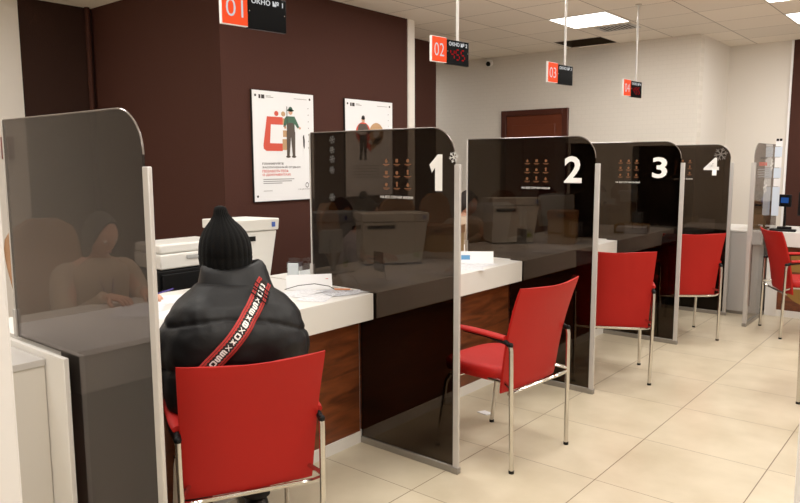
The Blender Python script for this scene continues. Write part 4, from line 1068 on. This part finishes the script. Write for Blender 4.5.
G2 = 'papers on the desk at window 2'
sheet(-.60, 1.30, .7, 'white sheet on the desk against the post of screen 1', 'sheet', .8197, grp=G2)
sheet(-.62, 1.48, 1.3, 'white sheet under the folded card at window 2', 'paper', .8202, grp=G2, w=.16, l=.22)
sheet(-.58, 1.40, .2, 'form with print on top of the papers at window 2', 'sheet', .8208, grp=G2, w=.15, l=.21)
card_stand(-.66, 1.50, radians(35), 'white folded card with blue logo standing at window 2', w=.24, h=.075, z=.8212, blue=True)
sheet(-.60, 2.6, .4, 'white sheet on the desk at window 3 above the red chair', 'paper', .8197, grp='papers on the desk at window 3', w=.16, l=.22)

def monitor(x, y, z, rz, label, w=.46, h=.28, m='black'):
    t = thing('monitor', label, 'monitor', (x, y, z), rz, 'monitors on the desks')
    B().box(-w/2, w/2, -.012, .012, .12, .12+h).obj('screen_case', M[m], t, bevel=.006)
    B().box(-w/2+.012, w/2-.012, .0122, .0135, .132, .108+h).obj('display', M['black'], t, flat=True)
    B().tube([(0, -.02, .0), (0, -.03, .12), (0, -.014, .2)], [.018, .014, .02], 10).obj('neck', M[m], t)
    rings = [[(.11*k*cos(a), -.01+.08*k*sin(a), zz) for a in [2*pi*j/24 for j in range(24)]] for zz, k in ((0, 1), (.008, 1), (.013, .9))]
    B().loft(rings).obj('base', M[m], t, smooth_angle=50)
    return t
monitor(-1.12, .62, .8195, radians(75), 'dark monitor behind screen 1, left of the white printer', m='printer_grey', w=.16, h=.14)
monitor(-.92, 3.15, .8195, radians(70), 'monitor on the desk seen through screen 2', w=.40, h=.26, m='printer_grey')
monitor(-.95, 3.72, .8195, radians(75), 'monitor on a slim stand seen through screen 3', w=.42, h=.27, m='printer_grey')
def wire_stand(x, y, rz, label):
    t = thing('wire_stand', label, 'stand', (x, y, .8195), rz, 'chrome wire document stands')
    for s in (-1, 1): B().tube([(s*.04, .05, .008), (s*.05, .0, .008), (s*.04, -.01, .10), (s*.035, -.015, .16)], .003, 6).obj('wire_leg', M['chrome'], t)
    B().box(-.055, .055, -.022, -.018, .06, .17).obj('plate', M['printer_grey'], t)
    return t
wire_stand(-.66, .56, radians(-20), 'chrome wire document stand seen through screen 1')
wire_stand(-.72, 2.25, radians(-20), 'chrome wire document stand seen through screen 2')
def carton(x, y, rz, label, w=.26, d=.2, h=.22):
    t = thing('paper_carton', label, 'box', (x, y, .8195), rz, 'cardboard cartons on the desks')
    B().box(-w/2, w/2, -d/2, d/2, 0, h).obj('carton_body', M['card'], t, bevel=.002)
    B().box(-w/2-.006, w/2+.006, -d/2-.006, d/2+.006, h*.78, h+.008).obj('lid', M['tan'], t, bevel=.002)
    B().box(-.03, .03, -d/2-.008, -d/2-.0062, h*.86, h*.93).obj('hand_slot', M['black'], t)
    return t
carton(-1.0, 1.60, radians(20), 'tan lidded carton on the desk seen through screen 1')
carton(-.74, 2.92, radians(20), 'tan lidded carton on the desk seen through screen 2', w=.22, h=.26)
t = thing('paper_tray', 'open tray of papers on the desk seen through screen 3', 'tray', (-.62, 4.1, .8195), radians(15))
B().box(-.15, .15, -.11, .11, 0, .006).box(-.15, -.144, -.11, .11, .006, .08).box(.144, .15, -.11, .11, .006, .08).box(-.144, .144, .104, .11, .006, .08).obj('tray', M['card'], t)
B().box(-.13, .13, -.10, .09, .012, .055, Matrix.Rotation(.01, 4, 'Y')).obj('paper_stack', M['paper'], t)
# papers spread on the desks behind the glass
for k, (px, py) in enumerate([(-.62, .62), (-.75, .85), (-.60, 1.0), (-.70, 2.1), (-.60, 2.3)]):
    sheet(px, py, random.uniform(0, 3), ['sheet near the desk front behind screen 1, left of the wire stand feet', 'sheet in the middle of the desk behind screen 1', 'sheet close to the papers at window 2 behind screen 1', 'sheet on the desk behind screen 2, beside the wire stand', 'sheet at the desk front behind screen 2'][k], 'sheet', .8197+.0003*k, grp='papers behind the tinted screens', w=.18, l=.25)

# station 5
monitor(.62, 5.52, .8195, radians(150), 'black monitor seen past the narrow screen on the far right desk', w=.30, h=.24)
t = thing('payment_terminal', 'small black terminal with blue lit screen on a stalk, far right desk', 'terminal', (.425, 5.33, .8195), radians(-20))
B().tube([(0, 0, .0), (.0, .0, .16), (0, -.01, .24)], .010, 8).obj('stalk', M['black'], t)
B().cyl((0, 0, 0), (0, 0, .012), .05, 20).obj('base', M['black'], t)
B().box(-.06, .06, -.02, .0, .22, .34).obj('case', M['black'], t, bevel=.006)
B().box(-.038, .038, -.0215, -.0202, .258, .31).obj('lit_screen', M['screen'], t)
t = thing('receipt_printer', 'small white receipt printer on the far right desk', 'printer', (.66, 5.20, .8195), radians(10))
B().prism([(-.07, -.06, 0), (-.07, .06, 0), (-.07, .05, .13), (-.07, -.03, .14), (-.07, -.065, .07)], (.14, 0, 0)).obj('body', M['printer'], t, bevel=.006)
B().box(-.045, .045, -.02, .02, .142, .19).obj('receipt', M['paper'], t)
t = thing('desk_phone', 'black desk phone behind the white receipt printer on the far right desk', 'telephone', (.84, 5.30, .8195), radians(5))
B().prism([(-.1, -.09, 0), (-.1, .09, 0), (-.1, .09, .09), (-.1, -.09, .03)], (.2, 0, 0)).obj('body', M['black'], t, bevel=.006)
B().tube([(-.07, -.08, .07), (-.07, -.04, .10), (-.07, .05, .12), (-.07, .09, .11)], [.022, .014, .014, .022], 10).obj('handset', M['black'], t)
t = thing('black_monitor_riser', 'low black tray on the far right desk behind the red chair back', 'tray', (.43, 5.09, .8195), radians(5))
B().box(-.08, .14, -.05, .05, 0, .02).box(-.02, .10, -.03, .03, .02, .045).obj('tray', M['black'], t, bevel=.004)
carton(.215, 5.28, radians(0), 'cardboard carton on the grey corner cabinet seen through the narrow screen', w=.15, d=.2, h=.26).location.z = .8225
# strip of papers hanging on the narrow screen
t = thing('hanging_papers', 'strip of blue and white papers hanging on the narrow screen', 'papers', (.342, 5.13, .96))
for k, (c, z0, z1) in enumerate((('palebl', 0, .28), ('paper', .28, .36), ('palebl', .36, .46), ('paper', .46, .56), ('palebl', .56, .66), ('paper', .66, .72))):
    B().box(.0+.004*(k % 2), .062, -.001, .001, z0+.002, z1-.002).obj('sheet', M[c], t, flat=True)
for xx in (.008, .036): B().box(xx, xx+.022, -.004, .004, .712, .735).obj('clip', M['black'], t)

# scrap of paper on the floor below chair 2
o = B().prism([(-.045, -.02, 0), (.03, -.03, 0), (.045, .015, 0), (-.02, .03, 0)], (0, 0, .004)).obj('paper_scrap', M['paper'], flat=True)
o.location = (-.28, 1.05, .0005); tag(o, 'small white scrap of paper on the tiles under the side-on red chair', 'paper scrap')
